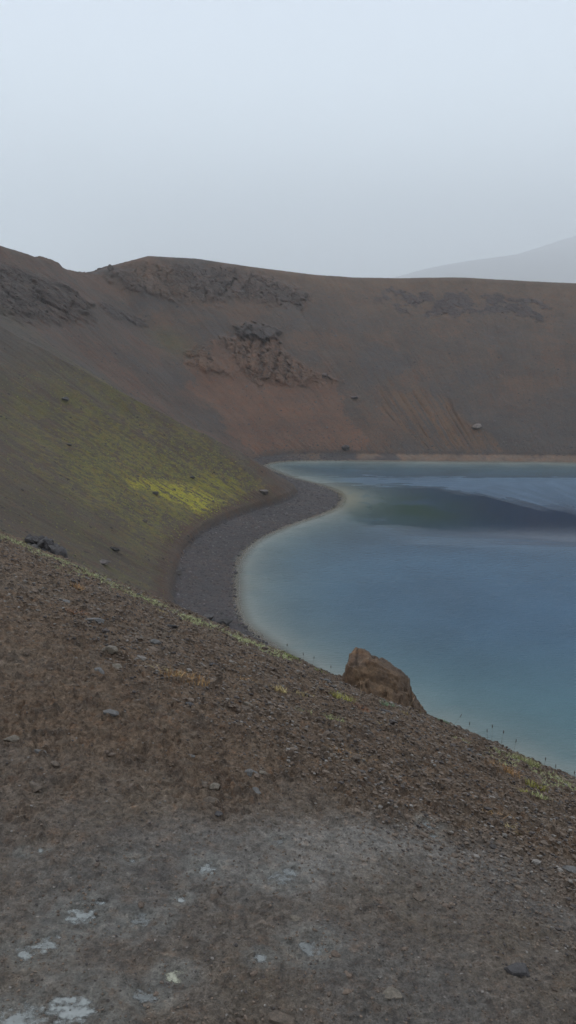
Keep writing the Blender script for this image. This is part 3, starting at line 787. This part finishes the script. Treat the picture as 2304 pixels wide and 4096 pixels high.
# the big boulder on the brink ------------------------------------------------
prof_x = np.array([-.385, -.357, -.325, -.304, -.288, -.255, -.222, -.19, -.13, -.06, .024, .10, .186, .236, .31, .35, .385])
prof_z = np.array([.02, .11, .21, .31, .375, .415, .432, .425, .405, .385, .36, .315, .225, .12, -.035, -.10, -.24])
nu, nt = 260, 240
uu = np.linspace(-.384, .384, nu); th = np.linspace(0, 2 * math.pi, nt, endpoint=False)
U, T = np.meshgrid(uu, th, indexing='ij')
top = np.interp(U, prof_x, prof_z); bot = -.42
dep = .30 * np.clip(1 - (np.abs(U) / .392) ** 2.4, 0, 1) ** .5 + .01
cs, sn = np.cos(T), np.sin(T)
yl = -dep * np.sign(cs) * np.abs(cs) ** .8
zl = np.where(sn > 0, bot + .15 + (top - bot - .15) * np.abs(sn) ** .62, bot + .15 + .15 * sn)
yl = yl + (zl - .1) * .28 + .03            # front face leans back
BV = np.stack([U.ravel(), yl.ravel(), zl.ravel()], 1)
n = pn3(BV[:, 0] * 5, BV[:, 1] * 5, BV[:, 2] * 5, 1) * .026 + pn3(BV[:, 0] * 13, BV[:, 1] * 13, BV[:, 2] * 13, 2) * .020 + pn3(BV[:, 0] * 34, BV[:, 1] * 34, BV[:, 2] * 34, 3) * .011 + pn3(BV[:, 0] * 85, BV[:, 1] * 85, BV[:, 2] * 85, 4) * .0035
wx = pn3(BV[:, 0] * 6, BV[:, 1] * 6, BV[:, 2] * 6, 7) * .05
crk = np.minimum(np.abs(BV[:, 0] + .13 + .35 * (BV[:, 2] - .2) + wx), np.abs(BV[:, 0] - .16 - .5 * (BV[:, 2]) + wx * 1.2))
crk = np.minimum(crk, np.abs(BV[:, 2] - .27 + .35 * BV[:, 0] + wx * .8) + .012 * (BV[:, 0] < -.12))
n = n - .018 * np.exp(-(crk / .014) ** 2)
led = sstep(0, .03, BV[:, 2] - .27 + .35 * BV[:, 0] + wx * .8) * sstep(-.14, -.10, BV[:, 0])
cen = np.stack([BV[:, 0] * .8, BV[:, 1] * 0 + .05, np.full(len(BV), -.1)], 1)
dirv = BV - cen; dirv /= np.linalg.norm(dirv, axis=1)[:, None]
BV = BV + dirv * (n - .018 * led)[:, None]
gb = np.random.default_rng(5)
for q in range(34):
    nn_ = gb.normal(size=3); nn_ /= np.linalg.norm(nn_)
    if nn_[1] > .3: nn_[1] *= -1
    dt_ = BV @ nn_; cut = dt_.max() - gb.uniform(.015, .06)
    BV = BV - np.maximum(0, dt_ - cut)[:, None] * nn_[None] * .9
rid = lambda k, sd: (1 - 2 * np.abs(pn3(BV[:, 0] * k, BV[:, 1] * k, BV[:, 2] * k, sd)))
pit = sstep(.25, .6, pn3(BV[:, 0] * 22, BV[:, 1] * 22, BV[:, 2] * 22, 15))
n_b = rid(9, 11) * .010 + rid(21, 12) * .007 + rid(50, 13) * .0035 - .012 * pit - .010 * np.exp(-(crk / .012) ** 2)
BV = BV + dirv * n_b[:, None]
bc = np.ones((len(BV), 3))
bc = bc * (1 + .45 * np.clip(n_b / .02, -1, 1))[:, None]; bc = mixc(bc, pit * .6, [.5, .45, .42]); bc = mixc(bc, led * .7, [.62, .60, .62]); bc = mixc(bc, np.exp(-(crk / .012) ** 2) * .6, [.5, .45, .4])
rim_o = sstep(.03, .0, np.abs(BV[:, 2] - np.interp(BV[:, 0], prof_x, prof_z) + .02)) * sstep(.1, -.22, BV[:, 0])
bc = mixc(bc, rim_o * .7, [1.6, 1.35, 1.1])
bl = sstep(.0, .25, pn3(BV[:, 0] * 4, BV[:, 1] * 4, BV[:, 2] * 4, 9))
bc = mixc(bc, bl * .5, [1.25, 1.1, .85]); bc = mixc(bc, sstep(.1, .3, BV[:, 0] + .3 * n) * .6, [.62, .60, .60])  # random warm blotches; shade of the right face painted in as darker colour
BF = grid_faces(nu, nt, wrap=True)
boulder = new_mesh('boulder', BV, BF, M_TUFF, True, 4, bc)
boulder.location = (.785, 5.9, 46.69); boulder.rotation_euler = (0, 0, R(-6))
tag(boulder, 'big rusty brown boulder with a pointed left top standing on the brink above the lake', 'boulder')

# lava rock on the ridge at left: several fused angular blocks
parts_v = []; parts_f = []; off = 0
for k, (bx, by, bz, bs) in enumerate([(-.24, .0, .07, .075), (-.17, .03, .05, .09), (-.09, .0, .03, .09), (-.01, .03, .0, .10), (.07, .0, -.03, .095), (.13, .02, -.08, .10), (.19, .0, -.12, .075), (-.31, .02, .08, .05),
        (-.13, -.09, -.02, .07), (-.03, -.08, -.05, .075), (.06, -.08, -.10, .08), (.13, -.06, -.14, .07), (-.22, -.08, .0, .055), (.24, .0, -.18, .05), (.29, -.02, -.21, .035), (.02, .02, .07, .04), (-.12, .02, .10, .04)]):
    v, f = rock_shape(430 + k, 2, 7, .10, (1.1, .9, .85)); v = (v * bs * 1.1) @ rotm(k, k * .7, k * 1.3).T + np.array([bx, by, bz])
    parts_v.append(v); parts_f.append(f + off); off += len(v)
VV = np.concatenate(parts_v)
lava = new_mesh('lava_rock', VV, np.concatenate(parts_f), M_LAVA, False, 3, np.ones((len(VV), 3)))
lava.location = (-3.0, 9.5, 46.88); lava.rotation_euler = (0, 0, R(-20)); lava.scale = (1.0, 1.0, 1.0)
tag(lava, 'black blocky lava rock poking out of the ridge crest at the left edge', 'rock')

# ------------------------------------------------------------------ stones on the near ground
ST = [(-0.14, 2.67, .026, 'grey', 'flat blue-grey stone in the clods, lower of the touching pair near the middle'),
 (-0.10, 2.735, .026, 'pale', 'pale tan stone, upper right of the touching pair near the middle'),
 (-0.27, 2.53, .024, 'pale', 'tan stone with a dark underside casting a small shadow left of centre'),
 (-0.31, 2.54, .022, 'brown', 'half buried brown stone touching the tan one with a dark underside'),
 (-0.12, 2.54, .024, 'grey', 'grey-tan flake stone straight below the touching pair'),
 (-0.275, 2.43, .030, 'brown', 'long half buried brown stone above the mud edge'),
 (-0.24, 2.36, .016, 'dark', 'small brown block just below the long half buried stone'),
 (-0.60, 2.43, .026, 'brown', 'flat buff stone left of centre at the mud edge'),
 (-0.88, 2.41, .028, 'brown', 'flat buff stone near the left edge of the picture'),
 (-0.94, 2.66, .022, 'grey', 'blue-grey stone at the far left in the clods'),
 (-0.87, 2.61, .020, 'brown', 'small tan stone right of the far left blue-grey one'),
 (-0.41, 2.71, .011, 'orange', 'tiny orange pebble beside a grey one'),
 (-0.372, 2.735, .020, 'grey', 'flat grey stone beside the tiny orange pebble'),
 (-1.22, 4.66, .060, 'grey', 'wide flat grey slab stone half way up the left ground'),
 (-1.40, 5.07, .040, 'grey', 'light grey oval stone above and left of the wide slab stone'),
 (-1.53, 5.13, .042, 'grey', 'grey flake stone left of the light oval stone'),
 (-0.81, 4.45, .050, 'grey', 'bluish flat stone right of the middle of the left ground'),
 (-0.85, 5.31, .060, 'dark', 'dark ledge-like stone near the moss strip'),
 (-0.96, 3.92, .050, 'pale', 'pale buff flat stone left of the dry orange grass'),
 (-0.87, 3.71, .034, 'pale', 'knobbly pale clod stone below the buff flat stone'),
 (-0.75, 3.02, .034, 'grey', 'bluish grey stone with a brown cap in the lower clods'),
 (-0.93, 3.57, .034, 'grey', 'dull grey round stone left of the knobbly clod stone'),
 (-0.45, 4.31, .034, 'dark', 'small dark blue-grey stone right of the dry orange grass'),
 (-1.08, 2.76, .032, 'pale', 'grey wedge stone cut by the left picture edge'),
 (0.28, 5.11, .032, 'grey', 'rounded grey pebble left of the big boulder foot'),
 (0.62, 4.51, .036, 'dark', 'black stone on the soil in front of the big boulder'),
 (1.08, 4.20, .034, 'dark', 'black stone beside the small green tuft at right'),
 (1.13, 4.17, .024, 'grey', 'grey stone touching the black one beside the small green tuft'),
 (1.01, 2.39, .034, 'grey', 'grey-pink stone half buried at the right picture edge'),
 (0.62, 1.73, .040, 'dark', 'large dark mud lump at the lower right'),
 (0.02, 1.86, .018, 'pale', 'pale knobbly pebble in the lower mud'),
 (0.26, 1.60, .026, 'pale', 'pale whitish flake stone near the bottom right of centre'),
 (-0.01, 1.50, .036, 'brown', 'flat brown mud-caked slab stone near the bottom centre'),
 (0.40, 2.02, .024, 'brown', 'brown lump stone in the middle of the wet mud'),
 (-0.45, 3.32, .030, 'dark', 'small dark stone in the clods left of centre'),
 (-0.20, 3.60, .026, 'pale', 'small buff stone under the dry grasses, centre'),
 (-1.62, 4.95, .030, 'pale', 'pale chip stone at the left above the slab stones'),
 (-1.00, 5.75, .040, 'grey', 'grey stone at the lower edge of the moss strip')]
TINT = {'grey': (.86, .86, .87), 'pale': (1.15, 1.02, .84), 'brown': (.85, .68, .54), 'dark': (.42, .40, .42), 'orange': (1.6, .95, .6)}
sh = fg_height(np.array([a[0] for a in ST]), np.array([a[1] for a in ST]))
for k, ((x, y, s, tn, lab), hz_) in enumerate(zip(ST, sh)):
    sl_t = (-.30 if y > 3 else -.1)
    rock('stone', (x, y, float(hz_) - s * .15), s * .85, 500 + k, M_STONE, lab, 'stone', 'stones lying on the near ground', squash=(1.15, .85, .50), tilt=(sl_t, .18), yaw=random.uniform(-.5, .5), sub=4, colr=TINT[tn], sink=.45)

# gravel: individual grains nobody could count
def fg_points(n, g, y0=1.3, y1=9.5):
    dd = np.exp(g.uniform(math.log(y0), math.log(y1), n)); aa = np.radians(g.uniform(-30, 30, n))
    return dd * np.sin(aa), dd * np.cos(aa)
def fg_nrm(x, y, e=.02):
    h = H(x, y); return np.stack([-(H(x + e, y) - h) / e, -(H(x, y + e) - h) / e, np.ones_like(x)], 1)
x, y = fg_points(95000, g)
sv = .79 * (.70 * x + .714 * y)
drym = sstep(1.25, 1.9, sv)
ok = (g.uniform(size=len(x)) < .22 + .78 * drym) & (sv < 5.2)
x, y, drym = x[ok], y[ok], drym[ok]
zz = fg_height(x, y); nn = fg_nrm(x, y)
dist = np.hypot(x, y)
sz = (.0014 + .0046 * g.uniform(size=len(x)) ** 2.5) * (1 + .8 * drym) * (.6 + dist * .20) + (.004 + .016 * g.uniform(size=len(x)) ** 2) * (g.uniform(size=len(x)) < .02) * (.3 + .7 * drym)
hue = g.uniform(size=(len(x), 1))
cc = np.where(hue < .72, np.array([[.115, .083, .060]]), np.where(hue < .9, np.array([[.062, .050, .044]]), np.array([[.165, .145, .125]]))) * g.uniform(.7, 1.3, (len(x), 1))
scatter('gravel', np.stack([x, y, zz], 1), nn, sz, cc, M_GRIT, seed=31, squash=(1, .8, .6), sink=.2)
# loose clods of earth, some gathered under the boulder
x, y = fg_points(3600, g, 1.35, 9.5)
bx_ = g.uniform(-.42, .42, 160); x = np.concatenate([x, .775 + bx_]); y = np.concatenate([y, 5.62 - .12 * bx_ - np.abs(g.normal(0, .09, 160))])
sv = .79 * (.70 * x + .714 * y); cl = fbm(x / .35, y / .35, 3, 55)
ok = (g.uniform(size=len(x)) < (.10 + .9 * sstep(1.5, 2.2, sv)) * sstep(-.25, .25, cl)) & (sv < 5)
x, y = x[ok], y[ok]; zz = fg_height(x, y); nn = fg_nrm(x, y)
sz = (.006 + .012 * g.uniform(size=len(x)) ** 2) * (.6 + .13 * np.hypot(x, y))
cc = np.array([[.104, .074, .054]]) * g.uniform(.6, 1.35, (len(x), 1))
scatter('clods', np.stack([x, y, zz], 1), nn, sz, cc, M_GRIT, seed=32, sub=2, kinds=9, squash=(1, .8, .55), rough=.28, sink=.2)

# ------------------------------------------------------------------ puddles
PL = ['milky puddle with ragged edges left of the mud centre', 'tiny milky puddle in the mud, upper left of the ragged-edged one', 'small white puddle streak at the left edge, left of its pair', 'small white puddle streak at the left edge, right of its pair',
 'long broken milky puddle in the left mud', 'greyish puddle speckled with mud left of the brightest puddle', 'round milky puddle near the left edge', 'brightest puddle, oval and cream coloured',
 'largest puddle, cream and grey, at the bottom left', 'small grey puddle by a dark clod at the bottom', 'small white puddle right of the cream oval one', 'tiny bright sliver puddle above the middle of the mud',
 'faint wet puddle streaks in the middle of the left mud', 'tiny white puddle above the long broken one', 'faint grey-white puddle pocked by mud, centre', 'faint whitish puddle high in the mud, centre',
 'grey puddle at the upper right of the mud', 'narrow pale puddle slanting down at the lower centre', 'small dull puddle at the middle of the mud', 'tiny puddle below the grey one at the upper right', 'pale puddle cut by the bottom left corner']
for (px, py, pr, milk), pz0, lab in zip(PUD, PUD_Z, PL):
    na, nr_ = 110, 34
    A_ = np.linspace(0, 2 * math.pi, na, endpoint=False); q = np.linspace(.02, 1, nr_)
    QA, QR = np.meshgrid(A_, q)
    k = 1.22 * pr
    X = px + 1.2 * k * (QR * np.cos(QA)).ravel(); Y = py + .9 * k * (QR * np.sin(QA)).ravel()
    cream = np.array([.38, .37, .28]) if milk >= .9 else np.array([.29, .30, .285]) if milk > .55 else np.array([.215, .22, .21])
    cc = np.tile(cream, (len(X), 1))
    al = (.35 + .6 * milk) * sstep(-.0008, .0072, pz0 - fg_height(X, Y)) * sstep(1.0, .62, QR.ravel() + .35 * fbm(X / .02, Y / .02, 3, 78)) + .02 * (QR.ravel() < .9)
    o = new_mesh('puddle', np.stack([X - px, Y - py, np.zeros_like(X)], 1), grid_faces(nr_, na, wrap=True), M_PUD, True, 4, cc, {'milk': al})
    o.location = (px, py, pz0); tag(o, lab, 'puddle', 'milky puddles in the trodden mud')

# ------------------------------------------------------------------ grass
def blades(n, spread, hmin, hmax, wid, lean, colA, colB, g, ell=(1, 1), curl=.5, segs=3):
    V = []; F = []; C = []; k = 0
    for i in range(n):
        a = g.uniform(0, 6.283); rad = spread * math.sqrt(g.uniform())
        bx, by = rad * math.cos(a) * ell[0], rad * math.sin(a) * ell[1]
        h = g.uniform(hmin, hmax); la = g.uniform(0, 6.283); ln = abs(g.normal(0, lean)) * h
        dx, dy = math.cos(la) * ln, math.sin(la) * ln; px, py = -math.sin(la) * wid, math.cos(la) * wid
        c = colA + (colB - colA) * g.uniform(); c = c * g.uniform(.75, 1.2)
        for j in range(segs + 1):
            t = j / segs; ww = (1 - t * .85)
            x = bx + dx * t ** (1 + curl); y = by + dy * t ** (1 + curl); z = h * (t - .25 * t * t * min(1, ln / max(h, 1e-6)))
            V += [(x - px * ww, y - py * ww, z), (x + px * ww, y + py * ww, z)]; C += [c, c]
            if j: b = k + 2 * j; F.append((b - 2, b - 1, b + 1, b))
        k += 2 * (segs + 1)
    return np.array(V), np.array(F), np.array(C)
def blades_on(x, y, V, base_z):
    """lower each blade root onto the slope"""
    X = V[:, 0] + x; Y = V[:, 1] + y
    return V + np.stack([0 * X, 0 * X, H(X, Y) - float(H(np.array([x]), np.array([y]))[0])], 1)
DRYO = (np.array([.34, .17, .07]), np.array([.42, .27, .11])); STRAW = (np.array([.40, .30, .12]), np.array([.50, .40, .18])); GRN = (np.array([.15, .20, .05]), np.array([.32, .34, .10]))
YGR = (np.array([.26, .25, .05]), np.array([.40, .36, .10])); BLU = (np.array([.16, .24, .14]), np.array([.26, .34, .20])); RUST = (np.array([.22, .09, .05]), np.array([.30, .15, .07])); PALE = (np.array([.24, .25, .10]), np.array([.40, .40, .18]))
TF = [(0.30, 3.17, .105, .035, 90, DRYO, 'flattened orange-brown dry grass patch in the middle of the soil'),
 (0.345, 4.50, .085, .065, 110, YGR, 'yellow grass tuft left of and below the big boulder'),
 (0.44, 4.36, .05, .055, 60, RUST, 'rust red dry tuft just right of the yellow tuft below the boulder'),
 (0.09, 4.19, .07, .05, 70, STRAW, 'straw coloured tuft, right one of two above the soil centre'),
 (-0.04, 4.05, .035, .04, 40, STRAW, 'small straw coloured tuft, left one of two above the soil centre'),
 (0.22, 3.77, .085, .028, 130, PALE, 'pale green matted patch below the yellow tuft'),
 (0.11, 3.71, .02, .03, 30, PALE, 'tiny pale green tuft left of the matted patch'),
 (0.70, 4.98, .055, .055, 90, BLU, 'blue-green leafy tuft at the foot of the big boulder'),
 (1.05, 5.68, .085, .065, 140, YGR, 'yellow-green grass at the right end of the big boulder'),
 (0.78, 4.76, .03, .05, 24, STRAW, 'few straw blades in front of the big boulder'),
 (1.10, 4.50, .05, .04, 60, PALE, 'small pale green tuft by two stones at right'),
 (0.54, 4.02, .03, .03, 34, STRAW, 'small straw tuft alone below the boulder'),
 (1.20, 3.47, .04, .035, 80, YGR, 'bright yellow-green tuft low on the right slope'),
 (1.19, 3.82, .085, .075, 130, DRYO, 'tall orange dry grass patch at the right'),
 (1.30, 3.62, .06, .05, 80, YGR, 'yellow grass joining the orange patch at right'),
 (1.21, 3.33, .045, .025, 46, PALE, 'thin pale green runner below the bright tuft at right'),
 (0.88, 2.88, .09, .03, 70, DRYO, 'dry brown runner patch on the right slope, upper'),
 (0.90, 2.70, .05, .03, 46, STRAW, 'dry brown runner tuft on the right slope, lower'),
 (-0.53, 3.76, .13, .045, 130, DRYO, 'widest dry orange grass patch on the left half of the soil'),
 (-0.64, 3.84, .07, .03, 50, STRAW, 'thin straw blades left of the widest orange patch'),
 (-0.24, 4.15, .045, .035, 46, DRYO, 'small orange-brown tuft between the patches, upper centre'),
 (-1.67, 5.9, .07, .07, 60, DRYO, 'orange dry tuft just under the moss strip at left'),
 (-1.06, 6.2, .07, .07, 50, STRAW, 'straw tuft at the moss strip, left of the beach view'),
 (-1.37, 4.78, .06, .04, 46, RUST, 'reddish dry tuft among grey stones at left'),
 (1.55, 4.55, .10, .055, 150, PALE, 'pale green grass clump on the right brink'),
 (1.66, 4.22, .10, .05, 150, PALE, 'pale green grass mat near the right picture edge'),
 (1.40, 4.62, .06, .05, 90, GRN, 'green grass clump on the brink left of the pale ones'),
 (0.28, 6.20, .07, .05, 110, GRN, 'green grass on the brink left of the big boulder'),
 (0.02, 6.50, .09, .055, 150, GRN, 'bright green grass on the brink, farthest left of the green clumps'),
 (1.18, 5.40, .045, .04, 70, BLU, 'low blue-green tuft on the brink right of the big boulder')]
for k, (x, y, sp, h, n, cl, lab) in enumerate(TF):
    gg = np.random.default_rng(900 + k)
    V_, F_, C_ = blades(int(n * 1.3), sp, h * .45, h, .0016 + .0004 * y / 3, .75 if h > .04 else 1.6, cl[0], cl[1], gg, ell=(1, .8))
    V_ = blades_on(x, y, V_, 0)
    o = new_mesh('grass_tuft', V_, F_, M_LEAF, True, 4, C_)
    o.location = (x, y, float(fg_height(np.array([x]), np.array([y]))[0]) - .006)
    tag(o, lab, 'grass tuft', 'grass tufts on the near slope')

def stalk(x, y, h, lean, az, lab, straw=False, head=True, seed=1):
    gg = np.random.default_rng(seed)
    root_z = float(fg_height(np.array([x]), np.array([y]))[0]) - .01
    n = 9; m = 5; t = np.linspace(0, 1, n)
    cx_ = lean * h * t ** 1.6 * math.cos(az); cy_ = lean * h * t ** 1.6 * math.sin(az); cz = h * t
    rad = .0011 * (1 - .5 * t)
    a = np.linspace(0, 2 * math.pi, m, endpoint=False)
    V_ = np.stack([cx_[:, None] + rad[:, None] * np.cos(a), cy_[:, None] + rad[:, None] * np.sin(a), cz[:, None] + 0 * a], -1).reshape(-1, 3)
    c = np.array([.38, .27, .14]) if straw else np.array([.12, .09, .07])
    e = bpy.data.objects.new('grass_stalk', None); e.empty_display_size = .05; col.objects.link(e); e.location = (x, y, root_z)
    new_mesh('stem', V_, grid_faces(n, m, wrap=True), M_LEAF, True, 4, np.tile(c, (len(V_), 1)), parent=e)
    if head:
        n2 = 10; t2 = np.linspace(0, 1, n2); r2 = .0032 * np.sin(math.pi * np.clip(t2, .02, .97)) ** .8 * (1 + .3 * gg.uniform(-1, 1, n2)) + .0004
        hl = .032; tx = cx_[-1] + lean * .8 * hl * t2 * math.cos(az); ty = cy_[-1] + lean * .8 * hl * t2 * math.sin(az); tz = cz[-1] - .004 + hl * t2
        V_ = np.stack([tx[:, None] + r2[:, None] * np.cos(a), ty[:, None] + r2[:, None] * np.sin(a), tz[:, None] + 0 * a], -1).reshape(-1, 3)
        c = np.array([.34, .22, .14]) if straw else np.array([.065, .045, .035])
        new_mesh('seed_head', V_, grid_faces(n2, m, wrap=True), M_LEAF, True, 4, np.tile(c, (len(V_), 1)), parent=e)
    tag(e, lab, 'grass stalk', 'grass stalks along the brink')
SK = [(1.24, 5.32, .11, .55, 0.2, 'grass stalk leaning right over the water, first right of the boulder', 0), (1.33, 5.22, .12, .05, 0, 'upright dark grass stalk alone right of the leaning one', 0),
 (1.45, 5.12, .11, .1, 2.5, 'short dark stalk at the left of the tall pair', 0), (1.48, 5.12, .17, .06, 1.8, 'tallest grass stalk with a dark seed head on the right brink', 0),
 (1.53, 5.06, .15, .12, .5, 'second tallest grass stalk, just right of the tallest', 0), (1.60, 4.98, .13, .1, .2, 'dark stalk right of the tall pair', 0),
 (1.78, 4.86, .10, .1, .4, 'short bushy-headed stalk at the right brink', 0), (1.84, 4.78, .08, .1, 2.2, 'shortest dark stalk near the right picture edge', 0),
 (1.94, 4.70, .09, .1, 2.0, 'dark stalk at the very right edge of the brink', 0), (0.14, 6.30, .11, .1, 2.5, 'dark stalk left of the boulder, left one of the close pair', 0),
 (0.21, 6.25, .12, .15, .6, 'dark stalk left of the boulder, right one of the close pair', 0), (0.36, 6.10, .10, .1, 1.4, 'thin dark stalk touching the left foot of the big boulder', 0),
 (-0.02, 6.50, .13, .12, .5, 'thin stalk on the brink above the bright green grass', 0), (-0.24, 6.70, .12, .08, 1.2, 'thin stalk on the brink where the beach meets the ridge', 0),
 (0.50, 4.92, .12, .08, 2.0, 'straw stalk in front of the left half of the boulder', 1), (0.80, 4.80, .13, .45, .5, 'straw stalk leaning right in front of the boulder', 1),
 (0.16, 4.35, .10, .35, .3, 'straw stalk rising from the straw tufts at soil centre', 1), (0.96, 5.15, .08, .1, 1.5, 'short straw stalk before the yellow-green grass at the boulder', 1)]
for k, (x, y, h, ln, az, lab, stw) in enumerate(SK):
    stalk(x, y, h * .82, ln, az, lab, bool(stw), True, 950 + k)

# moss and creeping plants along the brink: nobody could count the leaves
MS = [(-3.55, 9.2, .16), (-3.3, 8.84, .22), (-3.0, 8.75, .16), (-2.82, 8.5, .20), (-2.6, 8.3, .16), (-2.35, 8.05, .18), (-2.2, 7.75, .13), (-2.1, 7.95, .12), (-1.95, 7.6, .15), (-1.8, 7.45, .16), (-1.6, 7.3, .15),
      (-1.45, 7.05, .17), (-1.3, 7.0, .12), (-1.05, 6.95, .06), (-.85, 6.75, .10), (-.72, 6.6, .16), (-.58, 6.45, .17), (-.42, 6.35, .17), (-.28, 6.22, .17), (-.14, 6.12, .14), (-.02, 6.05, .08), (-.35, 6.6, .12), (-.15, 6.45, .10),
      (1.52, 4.45, .13), (1.62, 4.35, .12), (1.75, 4.3, .14), (1.42, 4.5, .10), (1.72, 4.05, .10), (1.85, 4.15, .12), (1.55, 4.0, .06)]
V_all = []; F_all = []; C_all = []; off = 0
gg = np.random.default_rng(77)
for (x, y, sp) in list(MS):
    if gg.uniform() < .75:
        k = gg.uniform(.10, .34) * (1 if x > -1.4 else 1.6); MS.append((x + gg.uniform(-.1, .1) - .35 * k, y - k, sp * gg.uniform(.5, .9)))
for (x, y, sp) in MS:
    sp = sp * 1.45; n = int(420 * (sp / .2) ** 1.6)
    sm = .62 if x > 1 else 1.; n = int(n * (1.5 if x > 1 else 1)); V_, F_, C_ = blades(n, sp, .012 * sm, .034 * sm, .0028 * sm, 1.1, np.array([.20, .22, .09]), np.array([.42, .43, .20]), gg, ell=(1.15, .75), segs=2)
    keep = np.repeat(fbm((V_[::6, 0] + x) / .07, (V_[::6, 1] + y) / .07, 3, 99) + .9 * fbm((V_[::6, 0] + x) / .33, (V_[::6, 1] + y) / .33, 2, 98) > -.06, 6)
    V_ = V_ + np.array([x, y, 0])
    rx = np.repeat(V_[::6, 0], 6); ry = np.repeat(V_[::6, 1], 6)
    V_[:, 2] += fg_height(rx, ry) - .004
    idx = np.where(keep)[0]; remap = -np.ones(len(V_), int); remap[idx] = np.arange(len(idx))
    F_ = remap[F_]; F_ = F_[(F_ >= 0).all(1)]
    V_all.append(V_[idx]); C_all.append(C_[idx]); F_all.append(F_ + off); off += len(idx)
o = new_mesh('moss', np.concatenate(V_all), np.concatenate(F_all), M_LEAF, True, 4, np.concatenate(C_all))
tag(o, kind='stuff')

# ------------------------------------------------------------------ air
bpy.ops.mesh.primitive_cube_add(size=1)
haze = bpy.context.object; haze.name = 'haze'
haze.scale = (36000, 36000, 1900); haze.location = (3000, 2000, 1900 / 2 - 70)
s = NT('mist_air'); pv = s.n('ShaderNodeVolumePrincipled', ins={'Color': (.955, .985, 1., 1), 'Density': HAZE, 'Anisotropy': 0.0})
s.t.links.new(pv.outputs[0], s.out.inputs[1]); haze.data.materials.append(s.m); tag(haze, kind='stuff')

# ------------------------------------------------------------------ light
SUN_EL, SUN_AZ = 52, -50
wd = bpy.data.worlds.new('World'); scn.world = wd; wd.use_nodes = True
nt_ = wd.node_tree; nt_.nodes.clear()
sky = nt_.nodes.new('ShaderNodeTexSky'); sky.sky_type = 'NISHITA'; sky.sun_disc = False
sky.sun_elevation = R(SUN_EL); sky.sun_rotation = R(SUN_AZ); sky.dust_density = 3.; sky.air_density = 1.2
tc = nt_.nodes.new('ShaderNodeTexCoord'); sx = nt_.nodes.new('ShaderNodeSeparateXYZ'); nt_.links.new(tc.outputs['Generated'], sx.inputs[0])
rp_ = nt_.nodes.new('ShaderNodeValToRGB'); nt_.links.new(sx.outputs[2], rp_.inputs[0])
e0 = rp_.color_ramp.elements[0]; e0.position = .0; e0.color = (*[c * OVC for c in SKY_LO], 1)
e1 = rp_.color_ramp.elements[1]; e1.position = .30; e1.color = (*[c * OVC for c in SKY_HI], 1)
e2 = rp_.color_ramp.elements.new(.85); e2.color = (*[c * OVC * .95 for c in SKY_HI], 1)
mx = nt_.nodes.new('ShaderNodeMix'); mx.data_type = 'RGBA'; mx.inputs[0].default_value = .96
bg = nt_.nodes.new('ShaderNodeBackground'); bg.inputs[1].default_value = .1
sc_ = nt_.nodes.new('ShaderNodeVectorMath'); sc_.operation = 'SCALE'; sc_.inputs['Scale'].default_value = 10.0
nt_.links.new(rp_.outputs[0], sc_.inputs[0])
nt_.links.new(sky.outputs[0], mx.inputs[6]); nt_.links.new(sc_.outputs[0], mx.inputs[7])
wo = nt_.nodes.new('ShaderNodeOutputWorld'); nt_.links.new(mx.outputs[2], bg.inputs[0]); nt_.links.new(bg.outputs[0], wo.inputs[0])
sl_ = bpy.data.lights.new('sun', 'SUN'); sl_.energy = .8; sl_.angle = R(24); sl_.color = (1, .97, .93)
so = bpy.data.objects.new('sun', sl_); col.objects.link(so)
az = R(SUN_AZ); dv = Vector((math.sin(az) * math.cos(R(SUN_EL)), math.cos(az) * math.cos(R(SUN_EL)), math.sin(R(SUN_EL))))
so.rotation_euler = dv.to_track_quat('Z', 'Y').to_euler(); so.location = (0, 0, 120)

# ------------------------------------------------------------------ camera
cd = bpy.data.cameras.new('camera'); cam = bpy.data.objects.new('camera', cd); col.objects.link(cam)
cam.location = (0, 0, CAM_Z); cam.rotation_euler = (R(90 - PITCH), 0, 0)
cd.sensor_fit = 'VERTICAL'; cd.sensor_height = 36.0; cd.lens = 796 / 1024 * 36.0
cd.clip_start = .05; cd.clip_end = 60000
scn.camera = cam
scn.view_settings.view_transform = 'Standard'; scn.view_settings.look = 'None'; scn.view_settings.exposure = 0; scn.view_settings.gamma = 1
scn.cycles.max_bounces = 6; scn.cycles.diffuse_bounces = 3; scn.cycles.transparent_max_bounces = 6; scn.cycles.volume_bounces = 3
scn.cycles.use_denoising = True
